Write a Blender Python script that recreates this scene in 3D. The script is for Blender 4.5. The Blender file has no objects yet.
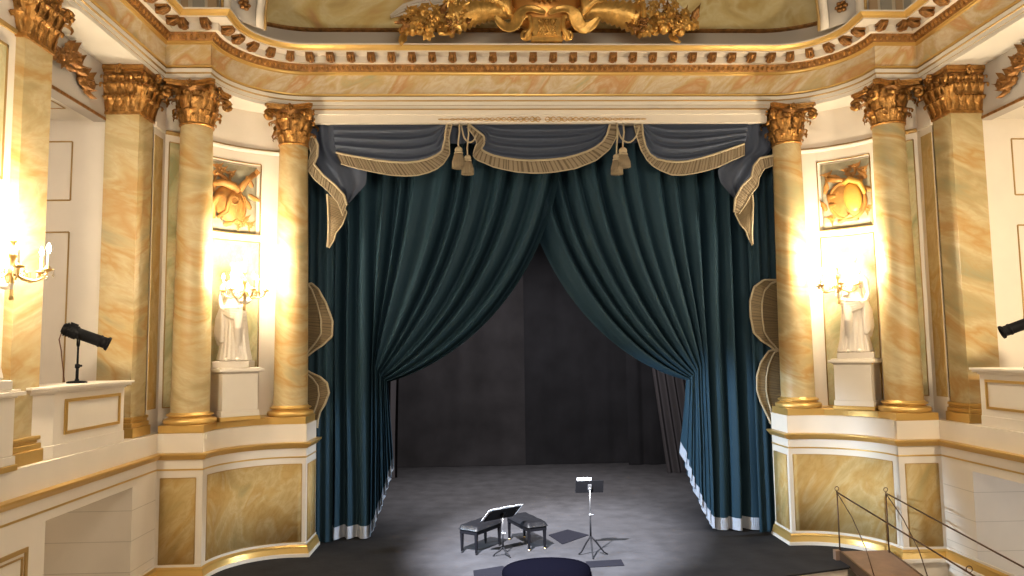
import bpy, math, random
from math import sin, cos, pi, sqrt, atan2, radians
from mathutils import Vector, Matrix, noise

random.seed(11)
SC = bpy.context.scene
COL = SC.collection

# ------------------------------------------------------------------ camera
F_PX, PITCH, YAW, ROLL = 727.424, radians(4.87562), radians(2.12102), radians(-0.7803)
CAM = Vector((-1.1743, 0.0, 3.663))
_s, _c, _sp, _cp = sin(YAW), cos(YAW), sin(PITCH), cos(PITCH)
FWD = Vector((_cp * _s, _cp * _c, _sp))
_rt, _up = Vector((_c, -_s, 0)), Vector((-_sp * _s, -_sp * _c, _cp))
_cr, _sr = cos(ROLL), sin(ROLL)
RGT, UPV = _cr * _rt + _sr * _up, -_sr * _rt + _cr * _up


MEASURE = Vector((-1.1743, 0.0, 3.663))          # where the photograph was measured from


def at(u, v, Y):
    """world point on the vertical plane at depth Y that was measured at (u, v) in the photograph"""
    d = FWD + RGT * (u - 512) / F_PX - UPV * (v - 288) / F_PX
    return MEASURE + d * (Y / d.y)


# ------------------------------------------------------------------ mesh helper
class M:
    def __init__(self):
        self.v, self.f, self.mi, self.sm = [], [], [], []

    def add(self, verts, faces, mi=0, smooth=False):
        b = len(self.v)
        self.v += [tuple(p) for p in verts]
        for f in faces:
            self.f.append([b + i for i in f])
            self.mi.append(mi)
            self.sm.append(smooth)
        return self

    def box(self, lo, hi, mi=0, T=None):
        x0, y0, z0 = lo
        x1, y1, z1 = hi
        vs = [(x0, y0, z0), (x1, y0, z0), (x1, y1, z0), (x0, y1, z0), (x0, y0, z1), (x1, y0, z1), (x1, y1, z1), (x0, y1, z1)]
        if T is not None:
            vs = [T @ Vector(p) for p in vs]
        return self.add(vs, [(0, 3, 2, 1), (4, 5, 6, 7), (0, 1, 5, 4), (1, 2, 6, 5), (2, 3, 7, 6), (3, 0, 4, 7)], mi)

    def prism(self, pts, z0, z1, mi=0):
        n = len(pts)
        a = sum(pts[i][0] * pts[(i + 1) % n][1] - pts[(i + 1) % n][0] * pts[i][1] for i in range(n))
        if a < 0:
            pts = pts[::-1]
        vs = [(x, y, z0) for x, y in pts] + [(x, y, z1) for x, y in pts]
        fs = [tuple(range(n - 1, -1, -1)), tuple(range(n, 2 * n))] + [(i, (i + 1) % n, n + (i + 1) % n, n + i) for i in range(n)]
        return self.add(vs, fs, mi)

    def grid(self, fn, nu, nv, mi=0, smooth=True, flip=False):
        vs = [fn(i / nu, j / nv) for j in range(nv + 1) for i in range(nu + 1)]
        w = nu + 1
        fs = []
        for j in range(nv):
            for i in range(nu):
                q = (j * w + i, j * w + i + 1, (j + 1) * w + i + 1, (j + 1) * w + i)
                fs.append(q[::-1] if flip else q)
        return self.add(vs, fs, mi, smooth)

    def lathe(self, prof, n=32, mi=0, T=None, smooth=True, caps=True):
        """prof: (r, z); sharp steps are kept by doubling a profile point"""
        segs, cur = [], [prof[0]]
        for p in prof[1:]:
            if abs(p[0] - cur[-1][0]) < 1e-9 and abs(p[1] - cur[-1][1]) < 1e-9:
                segs.append(cur)
                cur = [p]
            else:
                cur.append(p)
        segs.append(cur)
        for sg in segs:
            if len(sg) < 2:
                continue
            vs, fs = [], []
            for r, z in sg:
                for k in range(n):
                    a = 2 * pi * k / n
                    vs.append(Vector((r * cos(a), r * sin(a), z)))
            for j in range(len(sg) - 1):
                for k in range(n):
                    fs.append((j * n + k, j * n + (k + 1) % n, (j + 1) * n + (k + 1) % n, (j + 1) * n + k))
            if T is not None:
                vs = [T @ p for p in vs]
            self.add(vs, fs, mi, smooth)
        if caps:
            for (r, z), rev in ((prof[0], True), (prof[-1], False)):
                if r > 1e-4:
                    vs = [Vector((r * cos(2 * pi * k / n), r * sin(2 * pi * k / n), z)) for k in range(n)]
                    if T is not None:
                        vs = [T @ p for p in vs]
                    self.add(vs, [tuple(range(n))[::-1] if rev else tuple(range(n))], mi)
        return self

    def tube(self, pts, rad, n=8, mi=0, caps=True, flat=1.0):
        pts = [Vector(p) for p in pts]
        m = len(pts)
        R = rad if isinstance(rad, (list, tuple)) else [rad] * m
        up = Vector((0, 0, 1))
        if abs((pts[-1] - pts[0]).normalized().z) > .95:
            up = Vector((0, 1, 0))
        vs = []
        for i, p in enumerate(pts):
            t = (pts[min(i + 1, m - 1)] - pts[max(i - 1, 0)]).normalized()
            a = t.cross(up)
            if a.length < 1e-5:
                a = t.cross(Vector((1, 0, 0)))
            a.normalize()
            b = a.cross(t).normalized()
            for k in range(n):
                th = 2 * pi * k / n
                vs.append(p + (a * cos(th) + b * sin(th) * flat) * R[i])
        fs = [(j * n + k, j * n + (k + 1) % n, (j + 1) * n + (k + 1) % n, (j + 1) * n + k) for j in range(m - 1) for k in range(n)]
        if caps:
            fs += [tuple(range(n))[::-1], tuple(range((m - 1) * n, m * n))]
        return self.add(vs, fs, mi, True)

    def ball(self, c, r, n=10, mi=0, sq=(1, 1, 1), T=None):
        c = Vector(c)
        rows = max(4, n // 2 + 1)
        vs, fs = [], []
        for j in range(rows + 1):
            ph = pi * j / rows
            for k in range(n):
                th = 2 * pi * k / n
                p = Vector((r * sin(ph) * cos(th) * sq[0], r * sin(ph) * sin(th) * sq[1], -r * cos(ph) * sq[2]))
                if T is not None:
                    p = T @ p
                vs.append(c + p)
        for j in range(rows):
            for k in range(n):
                fs.append((j * n + k, j * n + (k + 1) % n, (j + 1) * n + (k + 1) % n, (j + 1) * n + k))
        return self.add(vs, fs, mi, True)

    def torus(self, c, R, r, T=None, n=20, k=8, mi=0, a0=0, a1=2 * pi):
        c = Vector(c)

        def fn(i, j):
            a, b = a0 + (a1 - a0) * i, 2 * pi * j
            p = Vector(((R + r * cos(b)) * cos(a), (R + r * cos(b)) * sin(a), r * sin(b)))
            return c + (T @ p if T is not None else p)
        return self.grid(fn, n, k, mi)

    def build(self, name, mats, parent=None, bevel=0, subsurf=0, solid=0, loc=None):
        me = bpy.data.meshes.new(name)
        me.from_pydata(self.v, [], self.f)
        for m in (mats if isinstance(mats, (list, tuple)) else [mats]):
            me.materials.append(m)
        me.polygons.foreach_set('material_index', self.mi)
        me.polygons.foreach_set('use_smooth', self.sm)
        me.update()
        o = bpy.data.objects.new(name, me)
        COL.objects.link(o)
        if parent is not None:
            o.parent = parent
        if loc is not None:
            o.location = loc
        if solid:
            s = o.modifiers.new('s', 'SOLIDIFY')
            s.thickness = solid
            s.offset = 0
        if bevel:
            b = o.modifiers.new('b', 'BEVEL')
            b.width = bevel
            b.segments = 2
            b.limit_method = 'ANGLE'
        if subsurf:
            s = o.modifiers.new('d', 'SUBSURF')
            s.levels = s.render_levels = subsurf
        return o


def tag(o, label=None, cat=None, group=None, kind='thing'):
    if label:
        o['label'] = label
    if cat:
        o['category'] = cat
    if group:
        o['group'] = group
    o['kind'] = kind
    return o


def empty(name, loc, rz=0, label=None, cat=None, group=None):
    o = bpy.data.objects.new(name, None)
    o.empty_display_size = .1
    COL.objects.link(o)
    o.location = loc
    o.rotation_euler = (0, 0, rz)
    return tag(o, label, cat, group)


def struct(o):
    o['kind'] = 'structure'
    return o


def copy_tree(o, parent=None):
    c = o.copy()
    COL.objects.link(c)
    if parent is not None:
        c.parent = parent
    for ch in [k for k in o.children]:
        copy_tree(ch, c)
    return c


# ------------------------------------------------------------------ materials
def mat(name, color, rough=.5, metal=0.0, bump=0.0, bscale=20, spec=.5, var=0.0, vscale=6, sheen=0.0):
    m = bpy.data.materials.new(name)
    m.use_nodes = True
    nt = m.node_tree
    b = nt.nodes['Principled BSDF']
    b.inputs['Base Color'].default_value = (*color, 1)
    b.inputs['Roughness'].default_value = rough
    b.inputs['Metallic'].default_value = metal
    b.inputs['Specular IOR Level'].default_value = spec
    if sheen:
        b.inputs['Sheen Weight'].default_value = sheen
        b.inputs['Sheen Roughness'].default_value = .4
    tc = nt.nodes.new('ShaderNodeTexCoord')
    if bump:
        n = nt.nodes.new('ShaderNodeTexNoise')
        n.inputs['Scale'].default_value = bscale
        n.inputs['Detail'].default_value = 4
        bp = nt.nodes.new('ShaderNodeBump')
        bp.inputs['Strength'].default_value = bump
        bp.inputs['Distance'].default_value = .03
        nt.links.new(tc.outputs['Object'], n.inputs['Vector'])
        nt.links.new(n.outputs['Fac'], bp.inputs['Height'])
        nt.links.new(bp.outputs['Normal'], b.inputs['Normal'])
    if var:
        n = nt.nodes.new('ShaderNodeTexNoise')
        n.inputs['Scale'].default_value = vscale
        n.inputs['Detail'].default_value = 5
        r = nt.nodes.new('ShaderNodeValToRGB')
        r.color_ramp.elements[0].position = .3
        r.color_ramp.elements[1].position = .7
        r.color_ramp.elements[0].color = (*[c * (1 - var) for c in color], 1)
        r.color_ramp.elements[1].color = (*[min(1, c * (1 + var)) for c in color], 1)
        nt.links.new(tc.outputs['Object'], n.inputs['Vector'])
        nt.links.new(n.outputs['Fac'], r.inputs['Fac'])
        nt.links.new(r.outputs['Color'], b.inputs['Base Color'])
    return m


def marble(name, stops, scale=(1.1, 1.1, 1.1), rot=(.5, .6, .3), dist=1.6, rough=.28, vein=(.42, .25, .08), veinamt=.5):
    m = bpy.data.materials.new(name)
    m.use_nodes = True
    nt = m.node_tree
    L = nt.links.new
    b = nt.nodes['Principled BSDF']
    b.inputs['Roughness'].default_value = rough
    if rough > .6:
        b.inputs['Specular IOR Level'].default_value = .2
    tc = nt.nodes.new('ShaderNodeTexCoord')
    mp = nt.nodes.new('ShaderNodeMapping')
    mp.inputs['Rotation'].default_value = rot
    mp.vector_type = 'TEXTURE'
    mp.inputs['Scale'].default_value = [1 / k for k in scale]
    oi = nt.nodes.new('ShaderNodeObjectInfo')
    mu = nt.nodes.new('ShaderNodeMath')
    mu.operation = 'MULTIPLY'
    mu.inputs[1].default_value = 37
    cb = nt.nodes.new('ShaderNodeCombineXYZ')
    L(oi.outputs['Random'], mu.inputs[0])
    for k in range(3):
        L(mu.outputs[0], cb.inputs[k])
    L(cb.outputs[0], mp.inputs['Location'])
    L(tc.outputs['Object'], mp.inputs['Vector'])
    n = nt.nodes.new('ShaderNodeTexNoise')
    n.inputs['Scale'].default_value = 1.0
    n.inputs['Detail'].default_value = 4
    n.inputs['Distortion'].default_value = dist
    L(mp.outputs['Vector'], n.inputs['Vector'])
    r = nt.nodes.new('ShaderNodeValToRGB')
    el = r.color_ramp.elements
    while len(el) < len(stops):
        el.new(.5)
    for e, (p, c) in zip(el, stops):
        e.position = p
        e.color = (*c, 1)
    L(n.outputs['Fac'], r.inputs['Fac'])
    w = nt.nodes.new('ShaderNodeTexNoise')
    w.inputs['Scale'].default_value = 2.4
    w.inputs['Detail'].default_value = 6
    w.inputs['Distortion'].default_value = 2.5
    L(mp.outputs['Vector'], w.inputs['Vector'])
    r2 = nt.nodes.new('ShaderNodeValToRGB')
    e2 = r2.color_ramp.elements
    e2.new(.5)
    for e, (p, v) in zip(e2, ((.43, 0), (.5, veinamt), (.57, 0))):
        e.position = p
        e.color = (v, v, v, 1)
    L(w.outputs['Fac'], r2.inputs['Fac'])
    mx = nt.nodes.new('ShaderNodeMix')
    mx.data_type = 'RGBA'
    L(r2.outputs['Color'], mx.inputs[0])
    L(r.outputs['Color'], mx.inputs[6])
    mx.inputs[7].default_value = (*vein, 1)
    L(mx.outputs[2], b.inputs['Base Color'])
    return m


def emit(name, color, strength):
    m = bpy.data.materials.new(name)
    m.use_nodes = True
    b = m.node_tree.nodes['Principled BSDF']
    b.inputs['Base Color'].default_value = (*color, 1)
    b.inputs['Emission Color'].default_value = (*color, 1)
    b.inputs['Emission Strength'].default_value = strength
    return m


CREAM, OCHRE, SAND, GREEN, RUST = (.72, .56, .33), (.62, .37, .10), (.66, .46, .20), (.40, .38, .20), (.55, .27, .07)
WHITE = mat('painted_white', (.70, .63, .54), .45, var=.03, vscale=2)
WHITE_SHELL = mat('painted_white_shell', (.70, .65, .57), .5, var=.04, vscale=1.5)
JOINT = mat('paint_joint', (.50, .44, .36), .6)
GREY = mat('grey_paint', (.40, .36, .32), .5)
GOLD = mat('gilding', (.40, .20, .054), .34, .72, bump=.45, bscale=26, var=.45, vscale=11)  # mottling puts the dark of the carved crevices into the colour
GOLD_T = mat('trophy_gilding', (.60, .34, .09), .34, .65, bump=.3, bscale=18, var=.25, vscale=7)
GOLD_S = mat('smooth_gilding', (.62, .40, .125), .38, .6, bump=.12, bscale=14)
GOLD_D = mat('dark_gilding', (.27, .125, .035), .42, .6, bump=.4, bscale=24, var=.4, vscale=11)  # darker gilding; on capital bells it paints in the shade behind the leaves
GOLD_L = mat('gold_paint_line', (.40, .25, .085), .45, .3)
MARB = marble('yellow_marble', [(.28, (.28, .25, .13)), (.38, (.38, .29, .135)), (.46, (.48, .385, .215)), (.52, (.44, .32, .145)), (.57, (.40, .235, .075)), (.62, (.45, .335, .155)), (.72, (.31, .265, .145))], (.55, .55, 1.9), (.35, .40, 0), .7, rough=.5, vein=(.36, .19, .055), veinamt=.22)
MARB_F = marble('frieze_marble', [(.28, (.42, .40, .24)), (.38, (.58, .44, .22)), (.46, (.68, .58, .42)), (.53, (.58, .42, .20)), (.58, (.56, .30, .12)), (.64, (.66, .50, .32)), (.74, (.48, .40, .22))], (.8, .8, 2.2), (.3, -.75, 0), .8, rough=.5, vein=(.50, .28, .10), veinamt=.3)
MARB_P = marble('ochre_marble', [(.28, (.34, .26, .11)), (.38, (.43, .30, .12)), (.46, (.49, .36, .17)), (.52, (.45, .30, .11)), (.58, (.42, .26, .085)), (.64, (.47, .34, .16)), (.74, (.37, .28, .12))], (2.0, 2.0, .55), (.2, .62, 0), .7, rough=.85, vein=(.30, .17, .04), veinamt=.25)
MARB_G = marble('green_marble', [(.30, (.30, .30, .16)), (.45, (.45, .42, .24)), (.55, (.56, .50, .30)), (.70, (.38, .36, .20))], (1.4, 1.4, .8), (.3, .5, .2), 1.8, veinamt=.25)
MURAL = marble('painted_vault', [(.30, (.40, .28, .10)), (.43, (.55, .42, .18)), (.52, (.60, .50, .26)), (.60, (.50, .36, .13)), (.72, (.42, .24, .09))], (1.0, 1.0, 1.0), (.1, .5, .1), 1.0, rough=.6, veinamt=.1)
PLASTER = mat('statue_plaster', (.60, .54, .47), .5, bump=.05, bscale=10)
VELVET = mat('teal_velvet', (.013, .036, .056), .72, bump=.05, bscale=120, spec=.2)
VELVET_B = mat('slate_blue_velvet', (.060, .074, .112), .72, bump=.05, bscale=120, spec=.2)
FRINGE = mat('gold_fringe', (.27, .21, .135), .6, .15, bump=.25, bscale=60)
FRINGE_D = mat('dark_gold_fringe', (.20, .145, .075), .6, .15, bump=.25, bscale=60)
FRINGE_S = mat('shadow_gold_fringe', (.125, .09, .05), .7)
CORD = mat('pale_gold_cord', (.40, .33, .22), .55)
SILVER = mat('silver_fringe', (.40, .42, .48), .6, .1, bump=.3, bscale=70)
BLACKD = mat('black_drape', (.019, .018, .020), .9, bump=.2, bscale=3, spec=.1, var=.25, vscale=1.2)
BLACKD2 = mat('darker_black_drape', (.010, .010, .012), .9, bump=.2, bscale=3, spec=.1, var=.25, vscale=1.2)
GREYD = mat('charcoal_drape', (.040, .037, .041), .9, spec=.1)
STAGE = mat('stage_floor_paint', (.023, .0225, .025), .85, bump=.12, bscale=9, spec=.15, var=.22, vscale=2.5)
BLACKW = mat('matt_black', (.012, .012, .013), .8, spec=.2)
BLACKP = mat('black_lacquer', (.003, .003, .004), .4, spec=.12)
BLACKM = mat('black_metal', (.005, .005, .006), .6, .0, spec=.08)
LEATHER = mat('black_leather', (.005, .005, .006), .38, bump=.1, bscale=40, spec=.3)
PAPER = mat('white_paper', (.85, .87, .92), .6)
BRASS = mat('brass', (.75, .52, .22), .3, 1.0)
CHROME = mat('dull_chrome', (.30, .30, .31), .45, .9)
IRON = mat('brown_iron', (.10, .055, .03), .45, .5)
WOOD = mat('brown_plank', (.20, .12, .075), .55, bump=.1, bscale=12, var=.15)
PALEW = mat('pale_boards', (.62, .55, .47), .5)
HOOD = mat('navy_paint', (.0014, .0014, .0028), .9, spec=.0)
DARK_FLAT = mat('dark_grey_paint', (.0075, .0075, .010), .9, spec=.0)
CRYSTAL = mat('crystal', (.9, .85, .75), .05)
CRYSTAL.node_tree.nodes['Principled BSDF'].inputs['Transmission Weight'].default_value = .85
CANDLE = mat('candle_ivory', (.85, .78, .62), .5)
FLAME = emit('bulb_glow', (1.0, .86, .62), 150)
LENS = mat('lens_glass', (.25, .27, .3), .08)
RELG = mat('relief_ground', (.34, .32, .23), .6, var=.25, vscale=5)
RELO = mat('relief_ochre', (.42, .20, .05), .5, .1, bump=.2, bscale=15, var=.3, vscale=6)

# ------------------------------------------------------------------ plan of the walls
PX, PY, PXB, PCX, PCY, PR_, PEND = -6.63, 12.435, -5.88, -4.644, 12.435, 1.236, -4.481      # stage-side platform
EX, EY, EXB, ECX, ECY, ER = -6.726, 12.558, -5.945, -4.505, 12.558, 1.44                    # entablature


def mir(pts, s):
    return [(x * (-s), y) for x, y in pts] if s > 0 else pts


def sec_plat(p, s, y_near=3.0, n=20):
    """sections of the platform outline, offset p towards the stage; s = -1 left, 1 right"""
    a = [(PX + p, y_near), (PX + p, PY - p)]
    b = [(PX + p, PY - p), (PXB + p, PY - p)]
    c = [(PXB + p, PY - p)]
    r = PR_ - p
    for k in range(n + 1):
        th = pi - (pi / 2) * k / n
        c.append((PCX + r * cos(th), PCY + r * sin(th)))
    c.append((PEND + p, PY + PR_ - p))
    d = [(PEND + p, PY + PR_ - p), (PEND + p, 14.44)]
    return [mir(q, s) for q in (a, b, c, d)]


def sec_ent(p, n=20, y_near=3.0):
    a = [(EX + p, y_near), (EX + p, EY - p)]
    b = [(EX + p, EY - p), (EXB + p, EY - p)]
    r = ER - p
    c = [(EXB + p, EY - p)]
    for k in range(n + 1):
        th = pi - (pi / 2) * k / n
        c.append((ECX + r * cos(th), ECY + r * sin(th)))
    mid = c + [(-x, y) for x, y in c[::-1]]
    return [a, b, mid, [(-x, y) for x, y in b[::-1]], [(-x, y) for x, y in a[::-1]]]


def sweep(m, secfn, prof, mi=0):
    """prof: (p, z) bottom to top; every strip has its own vertices"""
    for i in range(len(prof) - 1):
        (p0, z0), (p1, z1) = prof[i], prof[i + 1]
        k = mi[i] if isinstance(mi, (list, tuple)) else mi
        for A, B in zip(secfn(p0), secfn(p1)):
            n = len(A)
            vs = [(x, y, z0) for x, y in A] + [(x, y, z1) for x, y in B]
            m.add(vs, [(j, j + 1, n + j + 1, n + j) for j in range(n - 1)], k, True)
    return m


def walk(sec, step, y_min=5.0):
    """points every step along one section: (x, y, tx, ty), evenly centred"""
    seg = [(sec[i], sec[i + 1]) for i in range(len(sec) - 1)]
    ln = [math.dist(a, b) for a, b in seg]
    tot = sum(ln)
    n = max(1, int(tot / step))
    out = []
    for k in range(n):
        d = tot * (k + .5) / n
        i = 0
        while i < len(ln) - 1 and d > ln[i]:
            d -= ln[i]
            i += 1
        (ax, ay), (bx, by) = seg[i]
        t = d / max(ln[i], 1e-6)
        tx, ty = (bx - ax) / max(ln[i], 1e-6), (by - ay) / max(ln[i], 1e-6)
        y = ay + (by - ay) * t
        if y >= y_min:
            out.append((ax + (bx - ax) * t, y, tx, ty))
    return out


# ------------------------------------------------------------------ floors and stage house
m = M()
fl = []
fl += [(PX - .2, 12.6), (-5.2, 12.45), (-4.8, 12.2), (-3.5, 11.82), (-2, 11.5), (0, 11.35), (2, 11.5), (3.5, 11.82), (4.8, 12.2), (5.0, 12.46), (6.2, 12.6), (6.8, 12.9)]
fl += [(7.0, 24.2), (-7.0, 24.2)]
m.prism(fl, -.03, 0)
struct(m.build('floor', STAGE))
m = M()
m.prism([(-4.8, 12.25), (-3.5, 11.87), (-2, 11.55), (0, 11.4), (2, 11.55), (3.5, 11.87), (4.8, 12.25), (4.8, 12.6), (-4.8, 12.6)], -1.3, -.03)
struct(m.build('trim_stage_front', PALEW))
m = M().box((-8.5, 3, -1.4), (8.5, 24, -1.3))
struct(m.build('floor_auditorium', PALEW))
m = M().box((-7.2, 24.0, -.1), (7.2, 24.2, 10))
struct(m.build('wall_back', BLACKW))
for s, nm in ((-1, 'wall_left_stage'), (1, 'wall_right_stage')):
    m = M().box((min(s * 6.2, s * 6.4), 14.6, -.1), (max(s * 6.2, s * 6.4), 24.1, 10))
    struct(m.build(nm, BLACKW))
m = M().box((-7.2, 14.62, 9.8), (7.2, 24.2, 9.95))
struct(m.build('ceiling_stage', BLACKW))
m = M().box((-7.2, 14.62, 8.15), (7.2, 14.72, 9.8))
struct(m.build('wall_front_stage', BLACKW))

# ------------------------------------------------------------------ side platforms below the columns
for s, side in ((-1, 'left'), (1, 'right')):
    fn = lambda p, s=s: sec_plat(p, s)
    m = M()
    sweep(m, fn, [(0, -1.3), (0, 1.93)])
    w = struct(m.build('wall_' + side, WHITE))
    m = M()
    sweep(m, fn, [(.03, 2.03), (0.0, 2.03), (0.0, 2.36), (-.3, 2.36)])
    struct(m.build('wall_%s_ledge' % side, WHITE))
    # plinth
    m = M()
    sweep(m, fn, [(.09, -.0), (.09, .055), (.075, .06), (.05, .15), (.05, .17), (.015, .20), (.015, .235), (0, .24)], [0, 0, 1, 1, 1, 0, 0])
    struct(m.build('baseboard_' + side, [WHITE, GOLD_S]))
    # gilt moulding under the ledge and the thin gilt line
    m = M()
    sweep(m, fn, [(0, 1.925), (.03, 1.93), (.05, 1.955), (.10, 2.0), (.11, 2.012), (.11, 2.035), (0, 2.04)], 0)
    sweep(m, fn, [(0, 1.75), (.008, 1.752), (.008, 1.776), (0, 1.778)], 0)
    struct(m.build('trim_%s_gilt' % side, GOLD_S))
    # marble panels
    def panel(poly, z0, z1, nm='marble_panel'):
        m = M()
        n = len(poly)
        vs = [(x, y, z0) for x, y in poly] + [(x, y, z1) for x, y in poly]
        m.add(vs, [(j, j + 1, n + j + 1, n + j) for j in range(n - 1)], 0, True)
        o = m.build(nm, MARB_P, w, solid=.012)
        g = M()
        for zz in (z0, z1):
            g.tube([(x, y, zz) for x, y in poly], .009, 6)
        for q in (poly[0], poly[-1]):
            g.tube([(q[0], q[1], z0), (q[0], q[1], z1)], .009, 6)
        g.build('gilt_edge', GOLD_L, o)
        return o
    panel(mir([(-6.563, PY - .006), (-5.988, PY - .006)], s), .234 + .01, 1.627)
    r = PR_ - .006
    arc = [(PCX + r * cos(th), PCY + r * sin(th)) for th in [radians(172 - 82 * k / 18) for k in range(19)]] + [(-4.56, PY + PR_ - .006)]
    panel(mir(arc, s), .25, 1.64)
    panel(mir([(PEND + .006, 13.76), (PEND + .006, 14.36)], s), .25, 1.62)
    # recess of the side wall: jamb seen through the opening, with boarded joints
    X = lambda x: x * (-s)
    lo = lambda a, b: (min(a, b), max(a, b))
    # floor of the galleries behind the ledge
    m = M()
    a, b = lo(X(-6.66), X(-10.5))
    m.box((a, 3, 2.26), (b, 12.4, 2.35))
    m.prism([(X(x), y) for x, y in ([(-6.9, 12.40), (-5.85, 12.5)] + [(PCX + 1.262 * cos(radians(t)), PCY + 1.262 * sin(radians(t))) for t in range(176, 88, -8)] + [(-4.5, 13.70), (-4.5, 14.9), (-7.2, 14.9)])], 2.25, 2.352)
    struct(m.build('floor_gallery', WHITE_SHELL))
    # gilt step between the two columns under the statue
    m = M()
    ri, ro = 1.36, 2.0
    n = 16
    def stp(i, j):
        th = radians(163 - 62 * i)
        k = j * 3
        r, z = [(ri, 2.35), (ri, 2.47), (ri + .03, 2.49), (ro, 2.49)][int(round(k))]
        return (X(PCX + r * cos(th)), PCY + r * sin(th), z)
    m.grid(stp, n, 3, 0, False)
    struct(m.build('trim_%s_step' % side, GOLD_S))

# openings in the lower side walls (deep boarded recesses)
def lower_recess(s, y0, y1, ztop):
    w = bpy.data.objects['wall_left' if s < 0 else 'wall_right']
    X = lambda x: x * (-s)
    me = w.data
    # the wall strip of the side section is rebuilt with a hole
    import bmesh
    bm = bmesh.new()
    bm.from_mesh(me)
    kill = [f for f in bm.faces if all(abs(abs(v.co.x) - abs(PX)) < 1e-4 for v in f.verts)]
    bmesh.ops.delete(bm, geom=kill, context='FACES')
    def quad(ya, yb, za, zb):
        vs = [bm.verts.new((X(PX), y, z)) for y, z in ((ya, za), (yb, za), (yb, zb), (ya, zb))]
        bm.faces.new(vs)
    quad(3, y0, -1.3, 1.93)
    quad(y1, PY, -1.3, 1.93)
    quad(y0, y1, ztop, 1.93)
    for (a, b) in (((PX, y0), (-9, y0)), ((-9, y0), (-9, y1)), ((-9, y1), (PX, y1))):
        vs = [bm.verts.new((X(a[0]), a[1], -1.3)), bm.verts.new((X(b[0]), b[1], -1.3)), bm.verts.new((X(b[0]), b[1], ztop)), bm.verts.new((X(a[0]), a[1], ztop))]
        bm.faces.new(vs)
    bm.faces.new([bm.verts.new((X(x), y, ztop)) for x, y in ((PX, y0), (PX, y1), (-9, y1), (-9, y0))])
    bm.to_mesh(me)
    bm.free()
    g = M()
    a, b = sorted((X(PX + .0), X(-8.9)))
    for z in (1.28, .82, .36, -.1):
        g.box((a, y1 - .004, z), (b, y1 + .004, z + .008))
        c, d = sorted((X(PX - .004), X(PX + .002)))
        g.box((c, y1, z), (d, PY - .02, z + .010))
    g.build('board_joint', JOINT, w)


lower_recess(-1, 9.40, 11.62, 1.64)
lower_recess(1, 8.2, 11.64, 1.62)
# framed door panel further along the lower wall, nearest the viewer
w = bpy.data.objects['wall_left']
m = M()
for (ya, yb, za, zb, t) in ((7.6, 9.05, -.6, 1.42, .05), (7.7, 8.96, -.5, 1.33, .018)):
    m.box((PX, ya, zb - t), (PX + .02, yb, zb))
    m.box((PX, yb - t, za), (PX + .02, yb, zb - t))
    m.box((PX, ya, za), (PX + .02, ya + t, zb - t))
m.build('door_moulding', GOLD_L, w)

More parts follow.
